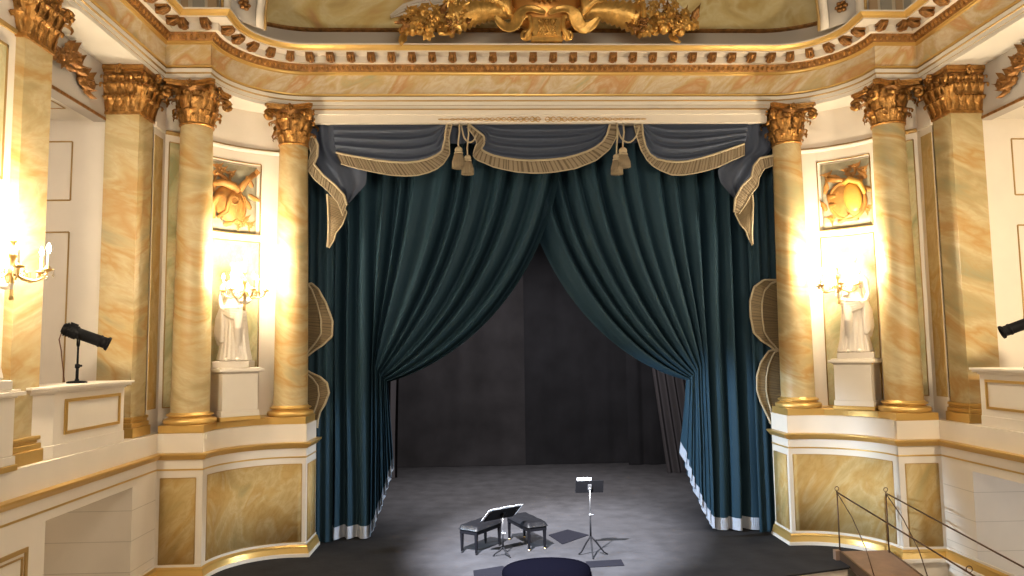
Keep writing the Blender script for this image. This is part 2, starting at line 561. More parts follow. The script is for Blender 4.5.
# ------------------------------------------------------------------ walls behind the columns
WR = 2.0
for s, side in ((-1, 'left'), (1, 'right')):
    X = lambda x, s=s: x * (-s)
    cyl = lambda r, th: (X(PCX + r * cos(radians(th))), PCY + r * sin(radians(th)))
    m = M()
    def wallstrip(poly, z0, z1, mi=0, smooth=True):
        n = len(poly)
        m.add([(x, y, z0) for x, y in poly] + [(x, y, z1) for x, y in poly], [(j, j + 1, n + j + 1, n + j) for j in range(n - 1)], mi, smooth)
    T0, T1 = 145.5, 117.0
    full = [cyl(WR, t) for t in [157.5 - (157.5 - 99) * k / 24 for k in range(25)]]
    left = [cyl(WR, 157.5 - (157.5 - T0) * k / 6) for k in range(7)]
    right = [cyl(WR, T1 - (T1 - 99) * k / 8) for k in range(9)]
    mid = [cyl(WR, T0 - (T0 - T1) * k / 12) for k in range(13)]
    wallstrip([(X(-6.818), 12.37), (X(-6.818), 12.85)], 2.35, 8.7)
    wallstrip([(X(-6.818), 12.85), cyl(WR, 157.5)], 2.35, 8.7, 0, False)
    wallstrip(left, 2.35, 8.7)
    wallstrip(right, 2.35, 8.7)
    wallstrip(mid, 7.36, 8.7)
    wallstrip(mid, 5.82, 5.96)
    q = cyl(WR, 99)
    wallstrip([q, (q[0], 15.2)], 2.35, 8.7, 0, False)
    # recesses: the statue niche and the relief field, .12 deep
    back = [cyl(WR + .14, T0 - (T0 - T1) * k / 12) for k in range(13)]
    n = 13
    for za, zb in ((2.35, 5.82), (5.96, 7.36)):
        for zz in (za, zb):
            m.add([(x, y, zz) for x, y in mid] + [(x, y, zz) for x, y in back], [(j, j + 1, n + j + 1, n + j) for j in range(n - 1)], 0, True)
        for e in (0, -1):
            m.add([(*mid[e], za), (*back[e], za), (*back[e], zb), (*mid[e], zb)], [(0, 1, 2, 3)])
    wu = struct(m.build('wall_%s_niche' % side, WHITE))
    m = M()
    m.add([(x, y, 2.35) for x, y in back] + [(x, y, 5.82) for x, y in back], [(j, j + 1, n + j + 1, n + j) for j in range(n - 1)], 0, True)
    m.build('niche_back', MARB_G, wu)
    m = M()
    m.add([(x, y, 5.96) for x, y in back] + [(x, y, 7.36) for x, y in back], [(j, j + 1, n + j + 1, n + j) for j in range(n - 1)], 0, True)
    m.build('relief_back', WHITE_SHELL, wu)
    # gilt lines round the niche, string moulding over the relief
    g = M()
    for za, zb in ((2.5, 5.82), (5.96, 7.36)):
        for zz in (za, zb):
            g.tube([(*cyl(WR - .004, T0 - (T0 - T1) * k / 12), zz) for k in range(13)], .012, 6)
        for e in (T0, T1):
            g.tube([(*cyl(WR - .004, e), za), (*cyl(WR - .004, e), zb)], .012, 6)
    g.build('gilt_edge', GOLD_L, wu)
    g = M()
    sfull = [(X(-6.818 + .0), 12.37), (X(-6.818), 12.8)]
    def smould(poly):
        for (d0, z0), (d1, z1) in zip([(0, 7.57), (.03, 7.58), (.05, 7.61), (.05, 7.63)], [(.03, 7.58), (.05, 7.61), (.05, 7.63), (0, 7.645)]):
            A = [cyl(WR - d0, t) for t in poly]
            B = [cyl(WR - d1, t) for t in poly]
            k = len(A)
            g.add([(x, y, z0) for x, y in A] + [(x, y, z1) for x, y in B], [(j, j + 1, k + j + 1, k + j) for j in range(k - 1)], 0, True)
    smould([157 - 60 * k / 24 for k in range(25)])
    a, b = sorted((X(-6.818), X(-6.768)))
    g.box((a, 12.38, 7.56), (b, 12.75, 7.65))
    g.build('string_moulding', WHITE, wu)
    g = M()
    g.tube([(*cyl(WR - .012, 157 - 58 * k / 24), 7.655) for k in range(25)], .014, 6)
    g.build('gilt_edge', GOLD_L, wu)
    # green marble strips beside the outer column
    A_, B_ = Vector((-6.818, 12.85)), Vector((PCX + WR * cos(radians(157.5)), PCY + WR * sin(radians(157.5))))
    dd = (B_ - A_).normalized()
    nd = Vector((dd.y, -dd.x)) * .008
    def pq(t, z, k=1):
        p = A_ + dd * t + nd * k
        return (X(p.x), p.y, z)
    m = M().add([pq(.07, 2.75), pq(.42, 2.75), pq(.42, 7.44), pq(.07, 7.44)], [(0, 1, 2, 3)])
    o = m.build('marble_panel', MARB_G, wu)
    g = M()
    for p_, q_ in ((pq(.07, 2.75), pq(.07, 7.44)), (pq(.42, 2.75), pq(.42, 7.44)), (pq(.07, 7.44), pq(.42, 7.44)), (pq(.07, 2.75), pq(.42, 2.75))):
        g.tube([p_, q_], .010, 6)
    g.tube([pq(0, 7.6, 3), pq(.48, 7.6, 3)], .04, 6)
    g.build('gilt_edge', GOLD_L, o)
    a, b = sorted((X(-6.808), X(-6.82)))
    M().box((a, 12.43, 2.75), (b, 12.74, 7.44)).build('marble_panel', MARB_P, wu)

# ------------------------------------------------------------------ entablature
m = M()
sweep(m, sec_ent, [(-.9, 8.40), (0, 8.40), (0, 8.475), (.012, 8.48), (.012, 8.552), (.024, 8.56), (.03, 8.578), (.03, 8.645), (0, 8.66)], [0, 0, 2, 0, 2, 2, 0, 1])
struct(m.build('trim_architrave', [WHITE_SHELL, GOLD_D, GOLD_L]))
m = M()
sweep(m, sec_ent, [(0, 8.70), (0, 9.10)], 0)
struct(m.build('trim_frieze', MARB_F))
m = M()
sweep(m, sec_ent, [(0, 8.655), (.045, 8.665), (.05, 8.69), (.02, 8.705), (0, 8.71)], 0)
sweep(m, sec_ent, [(0, 9.085), (.03, 9.10), (.035, 9.125), (.045, 9.13), (.045, 9.15)], 0)
struct(m.build('trim_gilt_bead', GOLD_S))
m = M()
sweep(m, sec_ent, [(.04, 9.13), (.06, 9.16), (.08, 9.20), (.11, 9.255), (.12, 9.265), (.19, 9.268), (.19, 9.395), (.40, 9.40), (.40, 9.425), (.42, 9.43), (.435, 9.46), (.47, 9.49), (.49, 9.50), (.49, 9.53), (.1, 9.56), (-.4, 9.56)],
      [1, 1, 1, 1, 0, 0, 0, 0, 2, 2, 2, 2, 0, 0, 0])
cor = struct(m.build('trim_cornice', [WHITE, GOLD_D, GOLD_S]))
g = M()
for sec in sec_ent(.085):
    for (x, y, tx, ty) in walk(sec, .098, 5.5):
        T = Matrix(((tx, ty, 0), (ty, -tx, 0), (0, 0, 1)))
        g.ball((x, y, 9.20), .036, 6, 0, (.8, .8, 1.25))
g.build('egg_moulding', GOLD, cor)
# modillion brackets with a scroll and a leaf, one mesh shared by all
mb = M()
mb.box((-.068, -.03, 0), (.068, .19, .045))
for sx in (-.05, .0, .05):
    mb.tube([(sx, .0, -.055), (sx, .07, -.065), (sx, .14, -.03), (sx, .185, .0)], [.028, .034, .028, .018], 6)
mb.ball((0, .0, -.045), .055, 8, 0, (1.15, .8, 1))
mb.ball((0, .165, .0), .04, 8, 0, (1.3, .8, .8))
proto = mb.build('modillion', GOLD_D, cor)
first = True
for i, sec in enumerate(sec_ent(.205)):
    step = .39
    for (x, y, tx, ty) in walk(sec, step, 6.0):
        o = proto if first else proto.copy()
        if not first:
            COL.objects.link(o)
        first = False
        # outward normal of the stage side is (ty, -tx)
        o.matrix_local = Matrix.Translation((x, y, 9.355)) @ Matrix(((tx, ty, 0, 0), (ty, -tx, 0, 0), (0, 0, 1, 0), (0, 0, 0, 1)))
# proscenium header between the inner columns
m = M()
HX = 4.50
m.box((-HX, 14.03, 8.135), (HX, 14.13, 8.42))
m.box((-HX, 14.13, 8.17), (HX, 14.7, 8.42))
m.box((-HX, 14.00, 8.30), (HX, 14.05, 8.405))
m.box((-HX, 13.975, 8.385), (HX, 14.05, 8.41), 1)
hd = struct(m.build('trim_header', [WHITE, GOLD_L], bevel=.006))
# faded painted flourish on the header
g = M()
for sx in (-1, 1):
    for k in range(9):
        x0 = sx * (.04 + k * .225)
        h = .048 * (1 - k / 10.5)
        pts = [(x0 + sx * t * .225, 14.024, 8.205 + h * sin(t * 2 * pi) * (1 if k % 2 else -1)) for t in [j / 10 for j in range(11)]]
        g.tube(pts, [.006 + h * .32 * sin(pi * j / 10) + .003 for j in range(11)], 6, 0, True, .5)
        g.tube([(a_, b_, 2 * 8.205 - c_) for a_, b_, c_ in pts], [.005 + h * .25 * sin(pi * j / 10) + .003 for j in range(11)], 6, 0, True, .5)
        g.tube([(x0, 14.026, 8.205), (x0 + sx * .225, 14.026, 8.205)], [h * .32, h * .3], 6, 0, True, .4)
        g.torus((x0 + sx * .11, 14.024, 8.205), h * .55, h * .2, Matrix.Rotation(pi / 2, 3, 'X'), 12, 6)
g.build('painted_flourish', mat('faded_gold_paint', (.50, .31, .12), .6), hd)

# beam soffits, galleries and their far walls
for s, side in ((-1, 'left'), (1, 'right')):
    X = lambda x, s=s: x * (-s)
    def bx(m, x0, x1, y0, y1, z0, z1, mi=0):
        a, b = sorted((X(x0), X(x1)))
        return m.box((a, y0, z0), (b, y1, z1), mi)
    m = M()
    bx(m, -7.62, -6.72, 3, 13.2, 8.402, 8.44)
    bx(m, -7.0, -6.75, 3, 13.2, 8.44, 9.5)
    struct(m.build('ceiling_%s_beam' % side, WHITE_SHELL))
    m = M()
    bx(m, -7.62, -7.37, 3, 12.0, 7.52, 8.41)
    bx(m, -7.37, -7.35, 3, 12.0, 7.50, 7.545, 1)
    struct(m.build('trim_%s_lintel' % side, [GREY, GOLD_D]))
    m = M()
    bx(m, -10.5, -7.60, 3, 12.1, 7.55, 7.62)
    struct(m.build('ceiling_%s_gallery' % side, WHITE_SHELL))
    m = M()
    bx(m, -10.6, -7.2, 12.02, 12.12, 2.3, 8.0)
    bx(m, -10.7, -10.5, 3, 12.1, 2.3, 8.0)
    wg = struct(m.build('wall_%s_gallery' % side, WHITE))
    g = M()
    for (za, zb) in ((6.21, 7.19), (2.9, 5.68)):
        x0, x1 = -9.4, -7.96
        for (p, q) in (((x0, za), (x1, za)), ((x0, zb), (x1, zb)), ((x0, za), (x0, zb)), ((x1, za), (x1, zb))):
            g.tube([(X(p[0]), 12.018, p[1]), (X(q[0]), 12.018, q[1])], .014, 6)
    bx(g, -8.9, -7.75, 9.5, 9.52, 7.54, 7.556)
    bx(g, -8.9, -7.75, 11.4, 11.42, 7.54, 7.556)
    bx(g, -7.76, -7.74, 9.5, 11.4, 7.54, 7.556)
    g.build('panel_line', GOLD_L, wg)

# ------------------------------------------------------------------ vault above the cornice
m = M()
def band(z0, z1, p0, p1, mi):
    A, B = sec_ent(p0)[2], sec_ent(p1)[2]
    n = len(A)
    m.add([(x, y, z0) for x, y in A] + [(x, y, z1) for x, y in B], [(j, j + 1, n + j + 1, n + j) for j in range(n - 1)], mi, True)
band(9.55, 10.11, -.30, -.32, 0)
band(10.11, 10.13, -.32, -.25, 1)
band(10.13, 10.17, -.25, -.25, 1)
band(10.17, 10.18, -.25, -.36, 1)
prev = (-.36, 10.18)
for k in range(1, 9):
    t = k / 8
    cur = (-.36 + 1.1 * t * t, 10.18 + 2.2 * t)
    band(prev[1], cur[1], prev[0], cur[0], 2)
    prev = cur
struct(m.build('ceiling_vault', [mat('vault_grey', (.50, .44, .37), .55), GOLD_D, MURAL]))
for s, side in ((-1, 'left'), (1, 'right')):
    X = lambda x, s=s: x * (-s)
    # side attic above the cornice: panelled wall over the outer column and along the beam
    m = M()
    a, b = sorted((X(-7.0), X(-5.72)))
    m.box((a, 12.42, 9.5), (b, 12.7, 12.5))
    a, b = sorted((X(-7.2), X(-6.62)))
    m.box((a, 3, 9.5), (b, 12.5, 12.5))
    at_ = struct(m.build('wall_%s_attic' % side, [mat('attic_paint_' + side, (.60, .52, .40), .6)]))
    g = M()
    for x0, x1, k in ((-6.58, -6.46, 0), (-6.42, -6.30, 1), (-6.22, -6.02, 0), (-5.96, -5.80, 1)):
        a, b = sorted((X(x0), X(x1)))
        g.box((a, 12.40, 9.6), (b, 12.425, 12.0), k)
    g.build('attic_panel', [mat('attic_grey_' + side, (.36, .33, .27), .6), mat('attic_tan_' + side, (.48, .33, .19), .6)], at_)
    # diagonal rib with rosettes that springs over the outer column
    m = M()
    A0, A1 = Vector((-5.72, 12.30, 9.55)), Vector((-5.16, 13.02, 9.55))
    lean = Vector((.95, -.35, 2.2))
    ax = (A1 - A0).normalized()
    nn = ax.cross(Vector((0, 0, 1))).normalized()
    if nn.y > 0:
        nn = -nn
    def rib(w0, w1, d, mi):
        L = (A1 - A0).length
        vs = []
        for t in [k / 8 for k in range(9)]:
            o = A0 + Vector((lean.x * t * t, lean.y * t, lean.z * t))
            for w in (w0, w1):
                p = o + ax * (w * L) + nn * d
                vs.append((X(p.x), p.y, p.z))
        m.add(vs, [(2 * k, 2 * k + 1, 2 * k + 3, 2 * k + 2) for k in range(8)], mi, True)
    rib(0, 1, 0, 0)
    rib(.05, .22, .03, 1)
    rib(.78, .95, .03, 1)
    rib(0, .05, .05, 2)
    rib(.95, 1.0, .05, 2)
    rb = struct(m.build('trim_%s_rib' % side, [GREY, WHITE, GOLD_L], solid=.02))
    for t in (.13, .36, .59, .82):
        p = A0 + Vector((lean.x * t * t, lean.y * t, lean.z * t)) + ax * (.5 * (A1 - A0).length) + nn * .03
        g = M()
        R3 = Matrix((ax, nn.cross(ax), nn)).transposed()
        if s > 0:
            R3 = Matrix(((-1, 0, 0), (0, 1, 0), (0, 0, 1))) @ R3
        c = Vector((X(p.x), p.y, p.z))
        for k in range(6):
            a = k * pi / 3
            g.ball(c + R3 @ Vector((.075 * cos(a), .075 * sin(a), .02)), .05, 8, 0, (1, 1, .7))
        g.ball(c + R3 @ Vector((0, 0, .04)), .04, 8)
        g.build('rosette', GOLD_D, rb)


# light levels
E_CAND, E_CHAN, E_BEAM, E_STAGE, W_AMB, EXPO = 400, 1180, 7800, 76000, .11, 0.0

# ================================================================== columns and pilasters
def leaf(m, base, nrm, h, w, rc, mi=0, thick=1.0):
    """one acanthus leaf: ribbed, deeply lobed, its tip curling outwards"""
    nrm = Vector(nrm).normalized()
    up = Vector((0, 0, 1))
    tn = up.cross(nrm).normalized()
    base = Vector(base)
    N, K = 13, 6
    vs = []
    for j in range(N + 1):
        t = j / N
        if t <= .62:
            o, z = .20 * h * (t / .62) ** 1.6, (h - rc) * t / .62
        else:
            th = radians(225) * (t - .62) / .38
            o, z = .20 * h + rc * 1.15 * (1 - cos(th)), h - rc + rc * sin(th)
        ww = w * (.62 + .38 * sin(pi * min(1, t * 1.05))) * (1.18, .80, 1.0)[j % 3]
        if t > .8:
            ww *= 1 - (t - .8) * 3.0
        for i in range(K + 1):
            e = i / K * 2 - 1
            d = o + .012 * thick - abs(e) ** 1.5 * .13 * w + (.06 * w if i % 2 == 0 else -.04 * w) * (1 - .4 * abs(e))
            zz = z + (.10 * w * abs(e) if j % 3 == 0 else 0)
            vs.append(base + tn * (e * ww / 2) + nrm * d + up * zz)
    fs = [(j * (K + 1) + i, j * (K + 1) + i + 1, (j + 1) * (K + 1) + i + 1, (j + 1) * (K + 1) + i) for j in range(N) for i in range(K)]
    m.add(vs, fs, mi, True)


def scroll(m, start, dirv, length, rise, r0, mi=0, turns=1.35, rad=.026):
    """a volute: stalk that rises along dirv and rolls up"""
    d = Vector(dirv).normalized()
    up = Vector((0, 0, 1))
    p0 = Vector(start)
    end = p0 + d * length + up * rise
    pts = [p0 + d * (length * t * t * .8) + up * (rise * sin(t * pi / 2)) for t in [k / 5 for k in range(6)]]
    c = pts[-1] + d * (length * .2) - up * r0
    n = 16
    for k in range(n + 1):
        a = pi / 2 + .5 - 2 * pi * turns * k / n
        r = r0 * (1 - .8 * k / n)
        pts.append(c + d * (r * cos(a)) + up * (r * sin(a)))
    m.tube(pts, [rad * (.8 + .3 * min(1, i / 6)) for i in range(len(pts))], 6, mi)
    m.ball(c, r0 * .32, 6, mi)


def capital_mesh():
    m = M()
    m.torus((0, 0, .02), .272, .024, None, 32, 8)
    m.lathe([(.25, 0), (.252, .2), (.262, .4), (.30, .56), (.35, .645), (.36, .66)], 24, 1)
    for k in range(8):
        a = 2 * pi * k / 8
        leaf(m, (.255 * cos(a), .255 * sin(a), .03), (cos(a), sin(a), 0), .24, .185, .05)
        a += pi / 8
        leaf(m, (.245 * cos(a), .245 * sin(a), .06), (cos(a), sin(a), 0), .42, .19, .06)
        leaf(m, (.275 * cos(a), .275 * sin(a), .36), (cos(a), sin(a), 0), .22, .12, .04)
    for k in range(16):
        a = 2 * pi * (k + .5) / 16
        leaf(m, (.262 * cos(a), .262 * sin(a), .02), (cos(a), sin(a), 0), .15 + .08 * (k % 2), .10, .04)
        leaf(m, (.27 * cos(a), .27 * sin(a), .24 + .1 * (k % 2)), (cos(a), sin(a), 0), .24, .09, .045)
    for k in range(4):
        a = pi / 4 + k * pi / 2
        d = (cos(a), sin(a), 0)
        scroll(m, (.27 * cos(a), .27 * sin(a), .36), d, .26, .27, .10, rad=.036)
        leaf(m, (.30 * cos(a), .30 * sin(a), .34), d, .28, .17, .06)
        for e in (-.32, .32):
            b = k * pi / 2 + e
            tdir = (-sin(k * pi / 2) * (1 if e > 0 else -1) * -1, cos(k * pi / 2) * (1 if e > 0 else -1) * -1, 0)
            scroll(m, (.31 * cos(b), .31 * sin(b), .40), tdir, .05, .20, .045, rad=.018)
        b = k * pi / 2
        c = Vector((.385 * cos(b), .385 * sin(b), .69))
        for q in range(5):
            g = 2 * pi * q / 5
            m.ball(c + Vector((-sin(b) * .045 * cos(g), cos(b) * .045 * cos(g), .045 * sin(g))), .034, 6)
        m.ball(c + Vector((cos(b), sin(b), 0)) * .03, .03, 6)
    # abacus with hollowed sides
    def ab(h):
        p = []
        for k in range(4):
            a0 = pi / 4 + k * pi / 2
            c0 = Vector((cos(a0), sin(a0))) * h
            c1 = Vector((cos(a0 + pi / 2), sin(a0 + pi / 2))) * h
            t_ = (c1 - c0).normalized()
            nn = Vector((t_.y, -t_.x))
            for j in range(7):
                t = .06 + .88 * j / 6
                p.append(tuple(c0 + (c1 - c0) * t - nn * (h * .17 * sin(pi * j / 6))))
        return p
    m.prism(ab(.60), .66, .70)
    m.prism(ab(.64), .70, .755)
    return m


def pilaster_capital(wx, wy):
    """square capital on a block wx by wy whose seen faces are -Y and +X; local origin at the block's centre, neck level"""
    m = M()
    hx, hy = wx / 2, wy / 2
    m.box((-hx - .03, -hy - .03, 0), (hx + .03, hy, .045))
    m.add([(-hx, -hy, .04), (hx, -hy, .04), (hx, hy, .04), (-hx, hy, .04), (-hx - .09, -hy - .09, .68), (hx + .09, -hy - .09, .68), (hx + .09, hy, .68), (-hx - .09, hy, .68)],
          [(0, 1, 5, 4), (1, 2, 6, 5), (2, 3, 7, 6), (3, 0, 4, 7), (4, 5, 6, 7)], 1)
    for (n_, o_, half, nv) in (((0, -1), (0, -hy), hx, 4), ((1, 0), (hx, 0), hy, 3)):
        tv = Vector((-n_[1], n_[0]))
        N3 = (n_[0], n_[1], 0)
        for row, (k, h, w, z) in enumerate(((nv, .25, .16, .04), (nv + 1, .43, .15, .06))):
            for i in range(k):
                e = -half + 2 * half * ((i + .5) / k if row == 0 else i / (k - 1))
                p = Vector(o_) + tv * e
                leaf(m, (p.x, p.y, z), N3, h, w, .055)
                if row:
                    leaf(m, (p.x + n_[0] * .05, p.y + n_[1] * .05, .40), N3, .22, .11, .04)
        for sg in (-1, 1):
            p = Vector(o_) + tv * (sg * half * .35)
            tt = tv * sg
            scroll(m, (p.x + n_[0] * .05, p.y + n_[1] * .05, .38), (tt.x, tt.y, 0), half * .5, .26, .075, rad=.028)
            scroll(m, (p.x + n_[0] * .06, p.y + n_[1] * .06, .40), (-tt.x, -tt.y, 0), half * .12, .19, .04, rad=.018)
        c = Vector((o_[0] + n_[0] * .17, o_[1] + n_[1] * .17, .71))
        for q in range(5):
            g = 2 * pi * q / 5
            m.ball(c + Vector((tv.x * .05 * cos(g), tv.y * .05 * cos(g), .05 * sin(g))), .038, 6)
        m.ball(c + Vector((n_[0], n_[1], 0)) * .03, .034, 6)
    for cx, cy in ((hx, -hy), (-hx, -hy), (hx, hy)):
        d = (cx, cy, 0)
        leaf(m, (cx, cy, .05), d, .40, .16, .06)
        scroll(m, (cx, cy, .36), d, .15, .30, .085, rad=.03)
    m.box((-hx - .09, -hy - .12, .68), (hx + .09, hy, .72))
    m.box((-hx - .11, -hy - .15, .72), (hx + .11, hy, .79))
    return m


def column(x, y, label):
    r = empty('column', (x, y, 2.36), 0, label, 'column', 'gilt capped marble columns')
    b = M()
    b.box((-.375, -.375, 0), (.375, .375, .128))
    b.lathe([(.40, .128), (.425, .15), (.43, .18), (.42, .21), (.395, .225), (.36, .23), (.335, .245), (.335, .255), (.355, .265), (.375, .27), (.38, .285), (.37, .30), (.335, .31), (.32, .33)], 40)
    b.build('base', GOLD_S, r, bevel=.008)
    s = M()
    H = 4.96
    prof = [(.318, .31), (.312, .36)]
    for k in range(1, 25):
        t = k / 24
        prof.append((.312 - .047 * (t ** 1.5), .36 + H * t))
    s.lathe(prof, 48, 0, None, True, False)
    s.build('shaft', MARB, r)
    global CAPM
    c = bpy.data.objects.new('capital', CAPM)
    COL.objects.link(c)
    c.parent = r
    c.location = (0, 0, 5.29)
    return r


_t = capital_mesh().build('capital', [GOLD, GOLD_D])
CAPM = _t.data
bpy.data.objects.remove(_t)
column(-6.25, 12.80, 'round marble column left of the statue on the left, beside the square pilaster')
column(-4.876, 14.05, 'round marble column against the left edge of the stage curtain')
column(4.876, 14.05, 'round marble column against the right edge of the stage curtain')
column(6.25, 12.80, 'round marble column right of the statue on the right, beside the square pilaster')


def pilaster(x0, x1, y0, y1, s, label, htop=7.60):
    cx, cy = (x0 + x1) / 2, (y0 + y1) / 2
    r = empty('pilaster', (cx * -s, cy, 2.36), 0, label, 'pilaster', 'square marble pilasters')
    hx, hy = (x1 - x0) / 2, (y1 - y0) / 2
    m = M().box((-hx, -hy, .3), (hx, hy, htop - 2.36))
    m.build('shaft', MARB, r)
    b = M()
    b.box((-hx - .09, -hy - .09, 0), (hx + .09, hy, .16))
    b.box((-hx - .06, -hy - .06, .16), (hx + .06, hy, .23))
    b.box((-hx - .03, -hy - .03, .23), (hx + .03, hy, .27))
    b.box((-hx - .05, -hy - .05, .27), (hx + .05, hy, .32))
    b.build('base', GOLD_S, r, bevel=.012)
    c = pilaster_capital(x1 - x0, y1 - y0).build('capital', [GOLD, GOLD_D], r, loc=(0, 0, htop - 2.36))
    if s > 0:
        c.scale = (-1, 1, 1)
    return r


pilaster(-7.365, -6.818, 11.87, 12.40, -1, 'square marble pilaster between the left spotlight and the outer round column')
pilaster(-7.365, -6.818, 11.87, 12.40, 1, 'square marble pilaster between the right spotlight and the outer round column')
pilaster(-7.365, -6.818, 8.90, 9.47, -1, 'square marble pilaster beside the candelabrum at the left edge of the picture')
# wall nearer than that pilaster, with its green marble field
m = M().box((-7.6, 5.0, 5.7), (-6.93, 8.90, 8.42)).box((-7.6, 8.79, 2.352), (-6.93, 8.90, 5.7)).box((-7.6, 5.0, 2.352), (-6.93, 7.95, 5.7)).box((-7.6, 7.95, 2.352), (-7.45, 8.79, 5.7))
wn = struct(m.build('wall_left_near', WHITE))
m = M().box((-6.935, 6.9, 5.8), (-6.92, 8.72, 7.4))
m.build('marble_panel', MARB_G, wn)
g = M()
for a, b, c, d in ((8.72, 8.75, 5.77, 7.43), (6.87, 6.9, 5.77, 7.43), (6.87, 8.75, 7.40, 7.43), (6.87, 8.75, 5.77, 5.8)):
    g.box((-6.935, a, c), (-6.912, b, d))
g.box((-6.94, 5.0, 7.62), (-6.90, 8.9, 7.68))
g.build('gilt_edge', GOLD_L, wn)

# ================================================================== pedestals and statues
def pedestal(x, y, z, rz, label):
    r = empty('pedestal', (x, y, z), rz, label, 'pedestal', 'white statue pedestals')
    M().box((-.36, -.36, 0), (.36, .36, .07)).build('base', GOLD_S, r, bevel=.01)
    b = M()
    b.box((-.34, -.34, .07), (.34, .34, .17))
    b.box((-.32, -.32, .17), (.32, .32, .83))
    b.build('body', WHITE, r, bevel=.008)
    c = M()
    c.box((-.34, -.34, .83), (.34, .34, .855))
    c.box((-.40, -.40, .855), (.40, .40, .905))
    c.box((-.36, -.36, .905), (.36, .36, .93))
    c.build('cap', WHITE, r, bevel=.008)
    return r


def statue_mesh():
    """draped standing woman, raised right arm (towards +X) holding a light, other arm lowered on the drapery; faces -Y"""
    m = M()
    N = 56

    def ring(z, cx, cy, rx, ry, fold, nf, ph):
        out = []
        for k in range(N):
            a = 2 * pi * k / N
            f = 1 + fold * (sin(nf * a + ph) + .5 * sin((nf * 2 + 1) * a + ph * 2.3))
            out.append((cx + rx * cos(a) * f, cy + ry * sin(a) * f, z))
        return out
    rows = [(.0, .02, .0, .27, .24, .08, 9, 0), (.05, .02, 0, .265, .235, .09, 9, .1), (.2, .015, 0, .235, .20, .095, 9, .3), (.4, .01, .0, .215, .18, .09, 9, .5),
            (.6, .0, -.005, .215, .175, .08, 8, .8), (.8, -.015, -.01, .215, .175, .05, 8, 1.2), (.95, -.02, 0, .205, .165, .045, 8, 1.5), (1.06, -.01, 0, .175, .14, .03, 8, 1.8),
            (1.14, .0, 0, .155, .12, .02, 7, 2), (1.24, .0, -.01, .17, .13, .015, 6, 2), (1.34, .0, -.012, .185, .135, .012, 6, 2), (1.42, .0, 0, .185, .115, .01, 6, 2), (1.47, .0, .005, .14, .085, 0, 6, 2), (1.50, .0, .005, .07, .06, 0, 6, 2), (1.58, .005, -.005, .054, .054, 0, 6, 2)]
    vs = []
    for r in rows:
        vs += ring(*r)
    fs = [(j * N + k, j * N + (k + 1) % N, (j + 1) * N + (k + 1) % N, (j + 1) * N + k) for j in range(len(rows) - 1) for k in range(N)]
    fs += [tuple(range(N))[::-1], tuple(range((len(rows) - 1) * N, len(rows) * N))]
    m.add(vs, fs, 0, True)
    # head turned a little to the raised arm
    H = Vector((.02, -.02, 1.69))
    m.ball(H, .102, 16, 0, (.86, .98, 1.22))
    m.ball(H + Vector((.015, -.035, -.065)), .06, 12, 0, (.95, .9, 1))
    m.tube([H + Vector((.025, -.095, .02)), H + Vector((.03, -.118, -.03))], [.010, .018], 8)
    m.tube([H + Vector((-.03, -.085, .032)), H + Vector((.025, -.098, .036)), H + Vector((.075, -.075, .032))], .012, 6)
    m.tube([H + Vector((-.0, -.094, -.062)), H + Vector((.03, -.1, -.06)), H + Vector((.055, -.09, -.062))], .011, 6)
    m.ball(H + Vector((.03, -.085, -.1)), .026, 8)
    for e in (-1, 1):
        m.ball(H + Vector((e * .09, .0, -.01)), .025, 8, 0, (.5, 1, 1.3))
    # waved hair with a knot behind
    for k in range(7):
        a = -.2 + k * .52
        m.ball(H + Vector((.082 * cos(a), .02 + .07 * sin(a) * .9, .06 + .03 * sin(k * 2.2))), .05, 8)
    m.ball(H + Vector((0, .115, .03)), .06, 10)
    m.tube([H + Vector((-.085, -.05, .06)), H + Vector((.0, -.092, .085)), H + Vector((.088, -.045, .06))], .024, 8)
    # bust
    for e in (-1, 1):
        m.ball((e * .075, -.105, 1.30), .068, 12)
    # raised arm (+X) with hand closing round a stem
    m.tube([(.15, .0, 1.43), (.22, -.01, 1.32), (.255, -.04, 1.15), (.255, -.075, 1.10), (.245, -.17, 1.075), (.235, -.28, 1.065)], [.068, .06, .05, .047, .040, .029], 12)
    m.ball((.228, -.312, 1.07), .038, 10, 0, (.7, 1, 1.1))
    for k in range(4):
        z = 1.035 + k * .021
        m.tube([(.198, -.315, z), (.198, -.352, z), (.218, -.374, z), (.243, -.365, z)], [.011, .011, .010, .008], 6)
    m.tube([(.25, -.30, 1.09), (.258, -.335, 1.10), (.248, -.36, 1.095)], [.012, .011, .009], 6)
    # lowered arm (-X), hand holding up the drapery
    m.tube([(-.15, .0, 1.43), (-.225, .0, 1.34), (-.25, .0, 1.16), (-.255, -.02, 1.10), (-.22, -.10, .98), (-.16, -.17, .93)], [.068, .06, .05, .046, .038, .03], 12)
    m.ball((-.135, -.185, .92), .036, 10, 0, (1.2, .8, .8))
    for k in range(4):
        m.tube([(-.12, -.20, .945 - k * .018), (-.085, -.215, .94 - k * .02), (-.07, -.205, .915 - k * .02)], [.011, .010, .008], 6)
    m.tube([(-.14, -.2, .95), (-.11, -.225, .965)], [.012, .009], 6)
    # mantle: rolls across the hips, over the shoulder, and a tail falling at the side
    for k in range(5):
        o = k * .05
        m.tube([(.19, -.06, 1.02 - o * 1.3), (.10, -.19, .97 - o * 1.1), (-.04, -.205, .96 - o * .8), (-.17, -.16, .95 - o * .4), (-.24, -.03, .98), (-.2, .1, 1.0)], .038 - .002 * k, 8)
    for k in range(4):
        x = -.275 + .03 * k
        m.tube([(-.22 + .01 * k, -.08 - .02 * k, .98), (x, -.09 - .02 * k, .78), (x - .015, -.09 - .015 * k, .5 - .05 * k), (x + .01, -.07, .30 + .04 * k)], [.035, .045, .05, .018], 8)
